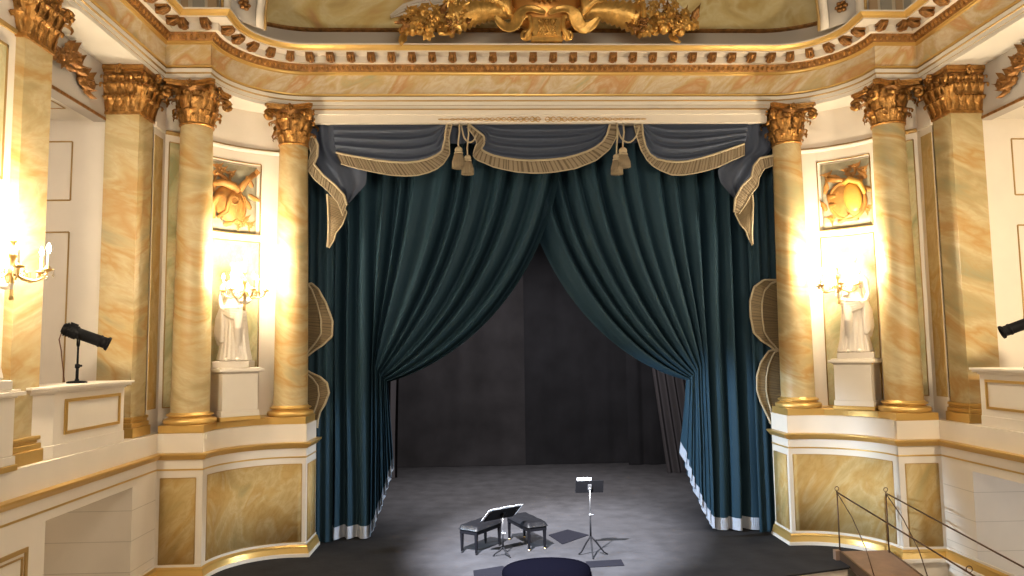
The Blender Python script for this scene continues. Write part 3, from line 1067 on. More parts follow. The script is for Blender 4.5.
    for k in range(3):
        m.tube([(-.15 + .03 * k, .07, 1.43), (-.12 + .03 * k, -.06, 1.40), (-.0 + .03 * k, -.125, 1.24), (.10 + .02 * k, -.125, 1.10), (.17, -.05, 1.04)], .034, 8)
    # long folds of the skirt, bent knee, feet
    for k in range(11):
        a = pi * 1.03 + k * pi * .94 / 10
        rx = .225 + .012 * (k % 3)
        m.tube([(.19 * cos(a), .155 * sin(a), .88), (.205 * cos(a + .03), .17 * sin(a), .55), (rx * cos(a + .06), .20 * sin(a), .25), ((rx + .045) * cos(a + .08), .24 * sin(a), .02)], [.016, .034, .036, .042], 8)
    m.tube([(.08, -.13, .95), (.10, -.215, .60), (.09, -.17, .3)], [.08, .075, .05], 12)
    for x in (-.08, .11):
        m.ball((x, -.26, .035), .06, 8, 0, (.75, 1.35, .6))
    return m


def add_remesh(o, vox, smooth=1):
    r = o.modifiers.new('r', 'REMESH')
    r.mode = 'VOXEL'
    r.voxel_size = vox
    r.use_smooth_shade = True
    s = o.modifiers.new('s', 'SMOOTH')
    s.iterations = smooth
    s.factor = .5


def statue(x, y, z, rz, s, label):
    r = empty('statue', (x, y, z), rz, label, 'statue', 'draped plaster statues')
    M().box((-.31, -.30, 0), (.31, .30, .11)).build('plinth', PLASTER, r, bevel=.01)
    o = statue_mesh().build('figure', PLASTER, r, loc=(0, 0, .10))
    o.scale = (-s, 1, 1)
    add_remesh(o, .011)
    return r


PZ = 2.49
A_L, A_R = radians(40), radians(-42)
pedestal(-5.735, 13.42, PZ, A_L, 'white pedestal under the statue between the two round columns on the left')
pedestal(5.745, 13.42, PZ, A_R, 'white pedestal under the statue between the two round columns on the right')
pedestal(-6.94, 8.375, 2.36, 0, 'white pedestal cut off by the left edge of the picture')
statue(-5.735, 13.42, PZ + .93, radians(8), -1, 'white draped statue in the niche on the left, behind a glowing candelabrum')
statue(5.745, 13.42, PZ + .93, radians(-30), 1, 'white draped statue in the niche on the right, behind a glowing candelabrum')
statue(-6.94, 8.375, 2.36 + .93, radians(60), -1, 'white statue almost hidden by the left edge of the picture')

# ================================================================== candelabra
def candelabrum_proto():
    r = empty('candelabrum', (0, 0, 0))
    st = M()
    st.lathe([(.012, -.16), (.03, -.15), (.02, -.10), (.022, .0), (.02, .1), (.045, .14), (.05, .17), (.03, .20), (.025, .3), (.05, .34), (.055, .37), (.025, .40), (.018, .48), (.04, .50), (.045, .515)], 16)
    st.build('stem', BRASS, r)
    am = M()
    am.tube([(.03, 0, .16), (.12, 0, .09), (.23, 0, .06), (.33, 0, .10), (.36, 0, .18)], [.014, .013, .013, .013, .015], 8)
    am.tube([(.10, 0, .10), (.14, 0, .17), (.19, 0, .15), (.18, 0, .10)], .008, 6)
    am.lathe([(.02, .17), (.055, .185), (.065, .20), (.03, .20), (.025, .23), (.022, .23)], 14, 0, Matrix.Translation((.36, 0, 0)))
    cm = M()
    cm.lathe([(.014, 0), (.014, .16)], 10)
    fm = M()
    fm.lathe([(.004, 0), (.018, .02), (.024, .045), (.018, .075), (.006, .105), (.001, .115)], 10)
    dm = M()
    dm.lathe([(.001, -.085), (.015, -.06), (.006, -.035), (.004, -.03), (.009, -.02), (.003, -.005), (.001, 0)], 6, 0, None, False)
    a0 = c0 = f0 = d0 = None

    def inst(proto, mk, parent, loc, rz=0):
        if proto is None:
            o = mk()
            o.parent = parent
        else:
            o = proto.copy()
            COL.objects.link(o)
            o.parent = parent
        o.location = loc
        o.rotation_euler = (0, 0, rz)
        return o
    for k in range(6):
        a = 2 * pi * k / 6 + .2
        a_ = inst(a0, lambda: am.build('arm', BRASS), r, (0, 0, 0), a)
        a0 = a0 or a_
        c_ = inst(c0, lambda: cm.build('candle', CANDLE), r, (.36 * cos(a), .36 * sin(a), .225))
        c0 = c0 or c_
        f_ = inst(f0, lambda: fm.build('bulb', FLAME), c_, (0, 0, .16))
        f0 = f0 or f_
        for q in range(3):
            b = a + 2 * pi * q / 3
            d_ = inst(d0, lambda: dm.build('crystal_drop', CRYSTAL), a_, (.36 + .055 * cos(b), .055 * sin(b), .185))
            d0 = d0 or d_
    c_ = inst(c0, None, r, (0, 0, .515))
    inst(f0, None, c_, (0, 0, .16))
    return r


def lamp(x, y, z, power, rad=.16, color=(1.0, .83, .58), name='candle_light'):
    d = bpy.data.lights.new(name, 'POINT')
    d.energy = power
    d.color = color
    d.shadow_soft_size = rad
    o = bpy.data.objects.new(name, d)
    COL.objects.link(o)
    o.location = (x, y, z)
    return o


cp = candelabrum_proto()
sp_ = [((-5.465, 13.105, 4.59), 'glowing brass candelabrum held by the statue on the left of the stage'),
       ((5.378, 13.228, 4.59), 'glowing brass candelabrum held by the statue on the right of the stage'),
       ((-6.525, 8.39, 4.46), 'glowing brass candelabrum at the left edge of the picture')]
for i, (p, lb) in enumerate(sp_):
    o = cp if i == 0 else copy_tree(cp)
    o.location = p
    tag(o, lb, 'candelabrum', 'lit candelabra')

# ================================================================== reliefs in the niche walls
def leafplate(m, c, ux, uy, n, L, W, mi=0, bend=.3, lift=.02):
    """a carved leaf lying on a surface: from c along ux, width along uy, raised along n"""
    vs = []
    for j in range(7):
        t = j / 6
        w = W * sin(pi * (.08 + .92 * t) ** .8) * .5 * (1.15 if j % 2 else .9)
        for e in (-1, 0, 1):
            vs.append(c + ux * (L * t) + uy * (e * w + bend * L * t * t) + n * (lift * (1.3 if e == 0 else .4) * (1 + 1.2 * t * t)))
    m.add(vs, [(3 * j + i, 3 * j + i + 1, 3 * j + i + 4, 3 * j + i + 3) for j in range(6) for i in range(2)], mi, True)


def blossom(m, c, ux, uy, n, r, mi=0, petals=6):
    for k in range(petals):
        a = 2 * pi * k / petals
        d = ux * cos(a) + uy * sin(a)
        e = uy * cos(a) - ux * sin(a)
        vs = [c + n * .3 * r, c + d * r * .55 + e * r * .36 + n * r * .42, c + d * r * 1.05 + n * r * .25, c + d * r * .55 - e * r * .36 + n * r * .42, c + d * r * .6 + n * r * .30]
        m.add(vs, [(0, 3, 4), (3, 2, 4), (2, 1, 4), (1, 0, 4)], mi, True)
    m.ball(c + n * r * .35, r * .3, 8, mi)


def relief(s, label):
    th = radians(131.3)
    r = empty('relief_panel', ((PCX + 2.10 * cos(th)) * -s, PCY + 2.10 * sin(th), 6.66), 0, label, 'relief')
    n = Vector((-cos(th) * -s, -sin(th), 0))
    ux = Vector((0, 0, 1)).cross(n).normalized() * -1
    if ux.x < 0:
        ux = -ux
    uz = Vector((0, 0, 1))
    R3 = Matrix((ux, n, uz)).transposed()
    W, H = .46, .66
    g = M()
    def gs(i, j):
        x = (i * 2 - 1) * W
        bulge = .03 - (x * x) * .22
        return ux * x + uz * ((j * 2 - 1) * H) - n * (bulge - .02)
    g.grid(gs, 12, 8)
    g.build('ground', RELG, r, solid=.02)
    P = lambda x, z, d=.03: ux * x + uz * z + n * d
    b = M()
    if s < 0:
        # lute body, its neck pointing up to the corner, a horn and ribbons
        b.ball(P(-.05, -.14), .30, 20, 0, (1.0, .42, 1.25), Matrix.Rotation(.0, 3, 'X') @ R3 @ Matrix.Rotation(-.5, 3, 'Y'))
        b.tube([P(.10, .16, .07), P(.26, .36, .07), P(.40, .52, .06)], [.075, .055, .05], 10)
        b.box((-.05, -.02, -.03), (.05, .02, .12), 0, Matrix.Translation(P(.40, .5, .07)) @ (R3.to_4x4()) @ Matrix.Rotation(.7, 4, 'Y'))
        for q in range(-2, 3):
            b.tube([P(-.05 + q * .085 + .10 * sin(t * 3.1), -.46 + .60 * t, .05 + .10 * sin(pi * t) * (1 - .12 * q * q)) for t in [j / 8 for j in range(9)]], .016, 6)
        b.torus(P(-.02, -.08, .17), .075, .018, R3 @ Matrix.Rotation(pi / 2, 3, 'X'), 18, 6)
        b.build('lute', RELO, r)
        k = M()
        k.tube([P(-.42, .22, .06), P(-.22, .26, .10), P(-.02, .20, .12), P(.08, .12, .10)], [.05, .07, .085, .06], 10)
        k.tube([P(-.38, -.45, .05), P(-.41, -.2, .08), P(-.34, -.02, .12), P(-.22, .02, .1)], [.05, .075, .07, .05], 10)
        k.tube([P(-.3, -.42, .05), P(-.16, -.30, .14), P(-.12, -.05, .16), P(-.02, .08, .14)], [.03, .04, .045, .03], 8)
        k.build('horn', RELO, r)
        sp = [(-.34, .42), (-.22, .50), (-.05, .45), (-.30, .55), (.34, -.50), (.12, -.52), (.24, -.40)]
    else:
        # oval shield with a drape and a bow above, arrows and reed ends at the side
        b.ball(P(.02, -.14), .33, 20, 0, (1.05, .3, 1.2), R3 @ Matrix.Rotation(-.25, 3, 'Y'))
        b.torus(P(.02, -.14, .05), .31, .035, R3 @ Matrix.Rotation(-.25, 3, 'Y') @ Matrix.Diagonal((1.05, 1, 1.2)) @ Matrix.Rotation(pi / 2, 3, 'X'), 28, 8)
        b.build('shield', RELO, r)
        k = M()
        k.ball(P(.14, -.10, .12), .2, 16, 0, (.85, .3, 1.45), R3 @ Matrix.Rotation(-.15, 3, 'Y'))
        k.tube([P(-.02, .20, .12), P(.10, .26, .16), P(.28, .18, .12), P(.36, -.05, .10)], [.05, .06, .06, .03], 10)
        k.build('escutcheon', mat('relief_gold', (.62, .36, .07), .45, .15, bump=.2, bscale=20), r)
        q = M()
        for (x, z, a) in ((-.30, .36, .6), (-.34, -.02, .1), (-.30, -.2, -.2)):
            q.tube([P(x, z, .04), P(x + .16 * cos(a), z - .16 * sin(a) * .6, .06), P(x + .34, z - .16 * sin(a), .06)], [.075, .055, .04], 10)
        q.build('quiver', RELO, r)
        sp = [(.05, .46), (.20, .52), (.34, .44), (.12, .36), (.30, .30), (-.28, -.46), (.38, -.34), (-.34, .42)]
    for k, (x, z, a, L) in enumerate(((-.40, .05, 1.2, .3), (.30, .10, -.6, .3), (.34, -.2, 1.9, .28), (-.18, -.55, .3, .28), (-.1, .3, 2.4, .26), (.2, -.55, 2.2, .24), (-.4, -.3, 1.7, .26), (.38, .25, 2.0, .24))):
        f = M()
        leafplate(f, P(x, z, .02), ux * cos(a) + uz * sin(a), uz * cos(a) - ux * sin(a), n, L, .11, 0, .25, .045)
        f.build('leaf', RELO, r)
    for (x, z) in sp:
        f = M()
        blossom(f, P(x, z, .03), ux, uz, n, .075)
        for a in (0.5, 2.6, 4.4):
            leafplate(f, P(x, z, .02), ux * cos(a) + uz * sin(a), uz * cos(a) - ux * sin(a), n, .14, .06)
        f.build('flower', RELO, r)
    return r


relief(-1, 'carved ochre relief of a lute and horns above the statue on the left')
relief(1, 'carved ochre relief of an oval shield above the statue on the right')

# gilt foliage on the lintels of the side galleries
for s, nm in ((-1, 'left'), (1, 'right')):
    X0 = 7.36 * s
    r = empty('gilt_foliage', (X0, 10.45, 7.98), 0, 'carved gilt foliage on the grey lintel above the %s gallery opening' % nm, 'ornament')
    n, uy, uz = Vector((-s, 0, 0)), Vector((0, 1, 0)), Vector((0, 0, 1))
    m = M()
    for e in (-1, 1):
        pts = [n * .03 + uy * (e * .05)]
        for k in range(1, 15):
            t = k / 14
            pts.append(n * .04 + uy * (e * (.05 + .74 * t)) + uz * (.16 * sin(t * 5.5)))
        m.tube(pts, [.05 - .035 * k / 14 for k in range(15)], 7)
    m.build('stem', GOLD_D, r)
    for e in (-1, 1):
        for k in range(10):
            t = (k + .5) / 10
            c = uy * (e * (.05 + .74 * t)) + uz * (.16 * sin(t * 5.5)) + n * .03
            a = (1 if k % 2 else -1) * 1.1
            m = M()
            leafplate(m, c, uy * (e * cos(a)) + uz * sin(a), uz * cos(a) - uy * (e * sin(a)), n, .22, .17, 0, .3, .05)
            leafplate(m, c, uy * (e * cos(a * .3)) + uz * sin(a * .3), uz, n, .18, .14, 0, .15, .05)
            m.ball(c + n * .03 + uz * (.05 if k % 2 else -.05), .05, 8)
            m.build('acanthus', GOLD_D, r)
    m = M()
    blossom(m, n * .04, uy, uz, n, .17, 0, 8)
    m.build('flower', GOLD_D, r)
    for e in (-1, 1):
        m = M()
        blossom(m, n * .06 + uy * (e * .42) + uz * .15, uy, uz, n, .13)
        m.build('flower', GOLD_D, r)
        m = M()
        blossom(m, n * .04 + uy * (e * .84) + uz * -.08, uy, uz, n, .12, 0, 6)
        m.build('flower', GOLD_D, r)

# ================================================================== gilded trophy on the cornice
r = empty('gilded_trophy', (.06, 13.62, 9.56), 0, 'large carved gold trophy of two cornucopias and a shield over the stage', 'ornament')
nf, ux, uz = Vector((0, -1, 0)), Vector((1, 0, 0)), Vector((0, 0, 1))
m = M()          # console with a latticed face and two scroll sides
m.box((-.30, -.16, .0), (.30, .25, .09))
m.box((-.27, -.18, .09), (.27, .25, .46))
for k in range(-3, 4):
    for sg in (-1, 1):
        a = Vector((k * .10 - sg * .08, -.19, .11))
        b = Vector((k * .10 + sg * .08, -.19, .42))
        if abs(a.x) <= .26 and abs(b.x) <= .26:
            m.tube([a, b], .017, 6)
for k in range(3):
    for q in range(3):
        m.ball((-.14 + .14 * k, -.195, .15 + .12 * q), .03, 6)
for e in (-1, 1):
    m.tube([(e * .40, -.14, .02), (e * .38, -.22, .10), (e * .31, -.24, .2), (e * .30, -.22, .34), (e * .33, -.22, .45), (e * .42, -.2, .47), (e * .42, -.19, .40)], [.05, .055, .05, .045, .05, .045, .03], 8)
    m.torus((e * .40, -.16, .11), .08, .035, Matrix.Rotation(pi / 2, 3, 'X'), 14, 8)
m.build('console', GOLD_T, r)
m = M()          # round shield above the console
m.ball((0, .12, .98), .82, 28, 0, (1.05, .40, .85))
m.build('shield', mat('burnished_gilding', (.50, .22, .05), .3, .7, bump=.08, bscale=8), r)
m = M()
m.ball((0, -.14, 1.10), .24, 18, 0, (1.2, .6, 1.0))
for k in range(14):
    a = pi + pi * k / 13
    leafplate(m, Vector((.28 * cos(a), -.28, 1.08 + .18 * sin(a))), ux * cos(a) + uz * sin(a), uz * cos(a) - ux * sin(a), nf, .22, .13, 0, .15, .05)
m.build('boss', GOLD_T, r)
for e in (-1, 1):     # ribbons that roll out of the console, scroll plates beside the shield
    m = M()
    pts = [Vector((e * x, -.26 + .05 * sin(k * 1.3), z)) for k, (x, z) in enumerate(((.02, .50), (.14, .56), (.30, .60), (.46, .56), (.55, .42), (.60, .27), (.74, .20), (.90, .28), (1.0, .42)))]
    wd = [.05, .07, .08, .09, .14, .14, .13, .10, .03]
    vs = []
    for k, p in enumerate(pts):
        t = (pts[min(k + 1, 8)] - pts[max(k - 1, 0)]).normalized()
        nrm = Vector((-t.z, 0, t.x))
        vs += [p + nrm * wd[k] + nf * .05, p, p - nrm * wd[k] + nf * .07 * sin(k)]
    m.add(vs, [(3 * k + i, 3 * k + i + 1, 3 * k + i + 4, 3 * k + i + 3) for k in range(8) for i in range(2)], 0, True)
    m.build('ribbon', GOLD_T, r, solid=.025, subsurf=1)
    m = M()
    for k in range(6):
        x = .72 + .075 * k
        m.tube([(e * x, -.02 - .03 * (k % 2), 1.30 - .05 * k), (e * (x + .03), -.16, .9 - .03 * k), (e * (x + .01 - .04 * k), -.2, .58 + .04 * k), (e * (x - .12), -.10, .42 + .04 * k)], [.06, .085, .075, .03], 8)
    m.build('scroll_plate', GOLD_T, r)
    m = M()          # the horn of plenty, ribbed
    N = 22
    pts, rad = [], []
    for k in range(N + 1):
        t = k / N
        pts.append(Vector((e * (.62 + 1.2 * t), -.02 - .12 * t, .62 - .20 * t + .10 * sin(t * 3))))
        rad.append((.10 + .20 * t ** .8) * (1 + .10 * (1 if k % 2 else -1)))
    m.tube(pts, rad, 16)
    m.torus(pts[-1], .30, .05, Matrix.Rotation(pi / 2, 3, 'Y'), 20, 8)
    m.build('cornucopia', GOLD_T, r)
    rnd = random.Random(5 if e > 0 else 8)
    for k in range(34):
        t = rnd.random()
        x = 1.66 + 1.05 * (k / 33) + rnd.uniform(-.1, .1)
        z = .42 + rnd.uniform(-.30, .36) * (1.0 if x < 2.45 else .5) - .14 * (x - 1.6)
        y = -.30 - rnd.uniform(0, .18) + .08 * (x - 1.4)
        c = Vector((e * x, y, max(.07, z)))
        f = M()
        d = Vector((e * rnd.uniform(-.2, .7), -1, rnd.uniform(-.3, .5))).normalized()
        a = d.cross(uz).normalized()
        b = a.cross(d).normalized()
        blossom(f, c, a, b, d, rnd.uniform(.09, .15), 0, rnd.choice((5, 6, 7)))
        f.build('flower', GOLD_T, r)
    for k in range(22):
        x = 1.55 + 1.25 * (k / 21)
        c = Vector((e * x, -.20, .36 + rnd.uniform(-.16, .2) - .1 * (x - 1.4)))
        a = rnd.uniform(-2.6, 2.6)
        f = M()
        leafplate(f, c, (ux * (e * cos(a)) + uz * sin(a) + nf * .4).normalized(), uz * cos(a) - ux * (e * sin(a)), nf, rnd.uniform(.24, .38), .16, 0, .15, .06)
        f.build('leaf', GOLD_D if k % 3 == 0 else GOLD_T, r)
    for q, (gx, gz) in enumerate(((1.80, .16), (2.15, .28), (2.4, .12))):
        f = M()
        for k in range(22):
            h = rnd.random()
            w = .13 * (1 - h * .8)
            f.ball((e * (gx + rnd.uniform(-w, w)), -.42 + rnd.uniform(-.06, .06), max(.05, gz + .16 - .26 * h)), .036, 6)
        f.build('grape_cluster', GOLD_D if q == 0 else GOLD_T, r)
    for fx, fy, fz, fr in ((2.22, -.36, .16, .11), (2.56, -.28, .13, .09)):
        M().ball((e * fx, fy, fz), fr, 14).tube([(e * fx, fy, fz + fr * .9), (e * fx + .02, fy, fz + fr * 1.25)], .012, 6).build('fruit', GOLD_T, r)

# white stucco drapery trails beside the trophy, lying against the vault
for e, nm, pts in ((-1, 'left', ((-1.15, 10.78), (-1.75, 10.72), (-2.3, 10.62), (-2.75, 10.52), (-3.02, 10.38))), (1, 'right', ((1.35, 10.80), (1.95, 10.74), (2.45, 10.62), (2.85, 10.50), (3.15, 10.30)))):
    r = empty('stucco_drapery', (0, 0, 0), 0, 'white stucco drapery trailing from the gold trophy across the painted vault on the %s' % nm, 'ornament')
    yv = lambda z: 14.36 - 1.1 * max(0, (z - 10.18) / 2.2) ** 2 - .10
    for k in range(4):
        m = M()
        m.tube([Vector((x, yv(z) - .04 * k, z + .07 * (k - 1.5) * (1 - .7 * i / 4) + .03 * sin(i * 2 + k))) for i, (x, z) in enumerate(pts)], [.05, .055, .045, .03, .010], 8)
        m.build('fold', PLASTER, r)

# ================================================================== stage curtains
def cloth_noise(a, b=0.0, c=0.0):
    return noise.noise(Vector((a, b, c)))


def lerp(a, b, t):
    return a + (b - a) * t


def bez(p0, p1, p2, p3, t):
    q = 1 - t
    return (q ** 3 * p0[0] + 3 * q * q * t * p1[0] + 3 * q * t * t * p2[0] + t ** 3 * p3[0],
            q ** 3 * p0[1] + 3 * q * q * t * p1[1] + 3 * q * t * t * p2[1] + t ** 3 * p3[1])


def main_curtain(s, label, XO, XS, XT, ZT, XC, XH, ZH, seed):
    """XO outer edge, XS end of the straight hanging part, (XT, ZT) tie point, XC inner edge at the top, (XH, ZH) inner end of the hem"""
    r = empty('stage_curtain', (lerp(XO, XS, .5), 14.75, 0), 0, label, 'curtain')
    off = Vector((lerp(XO, XS, .5), 14.75, 0))
    SP = .34
    ZTOP = 8.18
    NF = 14
    rnd = random.Random(seed)
    ph = [rnd.uniform(-.30, .30) for _ in range(NF + 3)]
    amp = [rnd.uniform(.6, 1.3) for _ in range(NF + 3)]

    def fold(u):
        k = u * NF
        i = int(k)
        f = k - i
        p = lerp(ph[i], ph[i + 1], f)
        a = lerp(amp[i], amp[i + 1], f)
        x = 2 * pi * (k + p)
        return a * (.85 * sin(x) + .18 * sin(2 * x + .9)) + .25 * sin(x * .37 + seed), a * cos(x)

    def pt(u, t, lift=0.0):
        """u outer->inner, t 0 top .. .6 tie .. 1 hem"""
        w = max(0.0, (u - SP) / (1 - SP))
        if u < SP:
            x0 = lerp(XO, XS, u / SP)
            T = (x0, ZT + .45)
            H = (lerp(XO, XS, u / SP), .03)
            P0 = (x0, ZTOP)
        else:
            x0 = lerp(XS, XC, w)
            T = (lerp(XS, XT, w ** .8), ZT + .45 * (1 - w) ** 1.3)
            P0 = (x0, ZTOP)
            H = (lerp(XS, XH, w), .03 + ZH * w ** 1.3)
        if t <= .6:
            q = t / .6
            sg = 1 if XC > XS else -1
            w2 = w ** 1.25
            C1 = (P0[0] - sg * .15 * w, P0[1] - lerp(1.9, 2.75, w2))
            C2 = (T[0] + sg * 1.86 * w2, T[1] + lerp(1.9, .50, w ** .8))
            x, z = bez(P0, C1, C2, T, q)
            A = lerp(.12, .16, min(1, q * 2)) * lerp(1.0, .34, max(0, q - .45) / .55 * min(1, w * 4))
            yb = .10 * w * q * q - .10 * sin(pi * q) * w + (.44 * max(0, w - .5) / .5 * (1 - q) ** 2 if s > 0 else 0)
        else:
            q = (t - .6) / .4
            C1 = (lerp(T[0], H[0], .15), lerp(T[1], H[1], .35))
            x = (1 - q) ** 2 * T[0] + 2 * q * (1 - q) * C1[0] + q * q * H[0]
            z = lerp(T[1], H[1], q)
            A = lerp(lerp(1.0, .34, min(1, w * 4)) * .16, .12, min(1, q * 1.6))
            yb = .10 * w + .45 * w * q
        f, g = fold(u)
        sway = .03 * cloth_noise(u * 6, t * 3, seed)
        return Vector((x + g * .012 + sway, 14.75 + yb - f * A - lift + .02 * cloth_noise(u * 22, t * 5, seed + 3), z)) - off

    NU, NV = 300, 120
    m = M()
    m.grid(lambda i, j: pt(i, j), NU, NV)
    m.build('cloth', VELVET, r)
    m = M()
    def fr(i, j):
        w = max(0.0, (i - SP) / (1 - SP))
        ln = (ZT + .45 * (1 - w)) - ZH * w ** 1.3
        t = 1 - .4 * (.24 / ln) * (1 - j)
        p = pt(i, t, .014)
        p.y -= .004 * sin(i * 900)
        return p
    m.grid(fr, 460, 6)
    m.build('fringe', SILVER, r)
    return r


main_curtain(-1, 'dark teal velvet curtain on the left, tied back towards the column', -4.75, -3.50, -3.16, 3.05, .48, -3.10, 1.25, 3)
main_curtain(1, 'dark teal velvet curtain on the right, tied back towards the column', 4.95, 3.36, 2.92, 3.00, -.50, 2.86, 1.45, 7)


# ---- valance: pelmet cloth, three swags with fringe, tails, tassels
def resample(px, n, smooth=2):
    d = [0]
    for a, b in zip(px, px[1:]):
        d.append(d[-1] + math.dist(a, b))
    out = []
    for k in range(n + 1):
        t = d[-1] * k / n
        i = 0
        while i < len(d) - 2 and t > d[i + 1]:
            i += 1
        f = (t - d[i]) / max(1e-6, d[i + 1] - d[i])
        out.append((lerp(px[i][0], px[i + 1][0], f), lerp(px[i][1], px[i + 1][1], f)))
    for _ in range(smooth):
        out = [out[0]] + [((out[k - 1][0] + 2 * out[k][0] + out[k + 1][0]) / 4, (out[k - 1][1] + 2 * out[k][1] + out[k + 1][1]) / 4) for k in range(1, n)] + [out[-1]]
    return out


def fringe_band(up, lo, Y, parent, off, name='fringe', mt=None, wave=.0, n=90, cord=True, wph=0.0, inner=0):
    n = int(n * 1.8)
    A, B = resample(up, n), resample(lo, n)
    m = M()
    yy = lambda i: Y + wave * sin(i * 2 * pi * 1.5 + wph)
    def fn(i, j):
        k = min(n, int(round(i * n)))
        a, b = at(*A[k], yy(i)), at(*B[k], yy(i))
        p = a.lerp(b, j)
        p.y -= .012 * sin(pi * j) + .011 * (1 if k % 3 == 0 else -.5) * (.3 + j)
        return p - off
    m.grid(fn, n, 4)
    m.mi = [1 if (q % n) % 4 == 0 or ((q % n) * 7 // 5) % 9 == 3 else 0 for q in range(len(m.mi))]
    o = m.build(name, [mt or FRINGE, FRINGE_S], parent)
    if cord:
        c = M()
        c.tube([at(*A[k], yy(k / n) - .015) - off for k in range(n + 1)], .022, 6)
        c.build('braid', CORD, o)
        if inner:
            c = M()
            c.tube([at(*A[k], yy(k / n) - .02).lerp(at(*B[k], yy(k / n) - .02), inner) - off for k in range(n + 1)], .018, 6)
            c.build('braid', CORD, o)
        c = M()
        c.tube([at(*B[k], yy(k / n) - .01) - off for k in range(n + 1)], .013, 6)
        c.build('braid', CORD, o)
    return o


off0 = Vector((.1, 14.3, 7.9))
r = empty('curtain_pelmet', off0, 0, 'flat slate blue pelmet cloth behind the three swags', 'curtain')
m = M()
m.grid(lambda i, j: Vector((lerp(-4.72, 4.95, i), 14.32 - .03 * sin(i * 2 * pi * 34) - .015 * sin(i * 2 * pi * 13), lerp(8.16, 7.80, j))) - off0, 420, 4)
m.build('cloth', VELVET_B, r)

SWAGS = [
    ('left swag of the blue valance, edged with gold fringe, beside the left column', 333, 448,
     [(336, 152.5), (355, 156.5), (376, 160), (392, 162), (406, 162.5), (418, 161.5), (428.5, 158.8), (437, 155), (442, 151), (444.8, 140), (445.5, 132.5), (447, 124)],
     [(341, 163.8), (358, 168.5), (376, 172.5), (391, 175.2), (406, 176), (418, 175.3), (428.5, 172.5), (437, 168.8), (443.5, 163.8), (449.8, 153.8), (449, 137.5), (452, 124)]),
    ('middle swag of the blue valance, edged with gold fringe, between the two tassel pairs', 470, 613,
     [(468.5, 124), (476, 130), (484, 136), (484.5, 143), (481, 149), (484, 151.5), (493, 155.5), (504, 158), (517, 159.8), (531, 160.5), (548, 159.8), (565, 158), (577, 155), (587, 151.5), (596, 147), (603, 141.5), (607, 135), (610, 124)],
     [(467, 127), (474, 136), (477, 143), (474, 150), (472.7, 156), (477, 160), (484, 162.8), (493, 166.8), (504, 169.5), (517, 172), (531, 173), (544, 173), (556, 171.8), (576, 168.4), (596, 160.5), (609.7, 149.3), (616.4, 137), (617.6, 124)]),
    ('right swag of the blue valance, edged with gold fringe, beside the right column', 639, 748,
     [(642, 124), (643, 135), (645.5, 146), (649.5, 154), (657, 159), (667, 161.3), (677, 162), (687, 161.3), (700, 158.5), (712, 155), (728, 149.5), (744.5, 143.8)],
     [(634, 125), (637, 138), (641, 150), (647, 160), (653, 166), (659.5, 170), (672, 175), (682, 175), (692, 173.8), (705, 171), (717, 167.5), (731, 161), (744.5, 155)]),
]
for lb, x0, x1, up, lo in SWAGS:
    Ys = 14.16
    off = at((x0 + x1) / 2, 124, Ys)
    r = empty('curtain_swag', off, 0, lb, 'curtain', 'fringed valance swags')
    n = 70
    A = resample(up, n)
    m = M()
    def fn(i, j, A=A, x0=x0, x1=x1):
        k = int(round(i * n))
        b = at(*A[k], Ys)
        a = at(lerp(x0, x1, i), 121.5, Ys + .03)
        p = a.lerp(b, j)
        dz = max(.05, a.z - b.z)
        p.y -= .04 * sin(pi * j) * min(1, dz) + .055 * sin(j * 2 * pi * 4.2 + 1.5 * sin(i * pi)) * min(1, dz * 1.6) * (1 - .4 * abs(2 * i - 1))
        return p - off
    m.grid(fn, n, 40)
    m.build('cloth', VELVET_B, r)
    fringe_band(up, lo, Ys - .02, r, off)

TAILS = [
    ('blue valance tail with turned gold fringe beside the left column', -1,
     [(306, 124), (309, 140), (314, 158), (322, 173), (335, 186), (347, 201)], [(337, 124), (338, 148), (352, 161), (367, 166), (366, 184), (349, 203)],
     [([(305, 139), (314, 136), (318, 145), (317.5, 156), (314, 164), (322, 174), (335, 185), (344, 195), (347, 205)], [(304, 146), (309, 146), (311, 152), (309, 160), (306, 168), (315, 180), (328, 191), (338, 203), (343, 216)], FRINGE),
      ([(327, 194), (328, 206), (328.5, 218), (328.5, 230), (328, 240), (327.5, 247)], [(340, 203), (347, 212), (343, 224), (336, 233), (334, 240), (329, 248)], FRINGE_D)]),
    ('blue valance tail with turned gold fringe beside the right column', 1,
     [(740, 124), (741, 150), (717, 170), (720, 183), (734, 199), (737, 202)], [(776, 124), (772, 150), (764, 158), (758, 172), (748, 184), (739, 203)],
     [([(774, 155.5), (760, 158), (753.5, 166), (751.5, 177), (742, 186), (735, 199), (734, 212)], [(774, 165), (764, 169), (759, 178), (758, 186), (752, 193), (746, 204), (739, 214)], FRINGE),
      ([(752, 190), (753, 205), (752.5, 217), (752, 228), (752, 237), (752.5, 244)], [(738, 206), (735, 214), (740, 224), (746, 231), (748, 237), (752, 245)], FRINGE_D)]),
]
for lb, s, le, ri, bands in TAILS:
    Ys = 14.12
    off = at(le[0][0], 124, Ys)
    r = empty('curtain_tail', off, 0, lb, 'curtain', 'valance tails')
    n = 40
    A, B = resample(le, n), resample(ri, n)
    m = M()
    def fn(i, j, A=A, B=B):
        k = int(round(j * n))
        p = at(*A[k], Ys + .12).lerp(at(*B[k], Ys + .12), i)
        p.y -= .03 * sin(i * 2 * pi * 2.5 + j * 2) * (1 - .5 * j)
        return p - off
    m.grid(fn, 40, n)
    m.build('cloth', VELVET_B, r)
    for up, lo, mt in bands:
        fringe_band(up, lo, Ys - (.05 if mt is FRINGE else .0), r, off, 'fringe', mt, .03, 60)


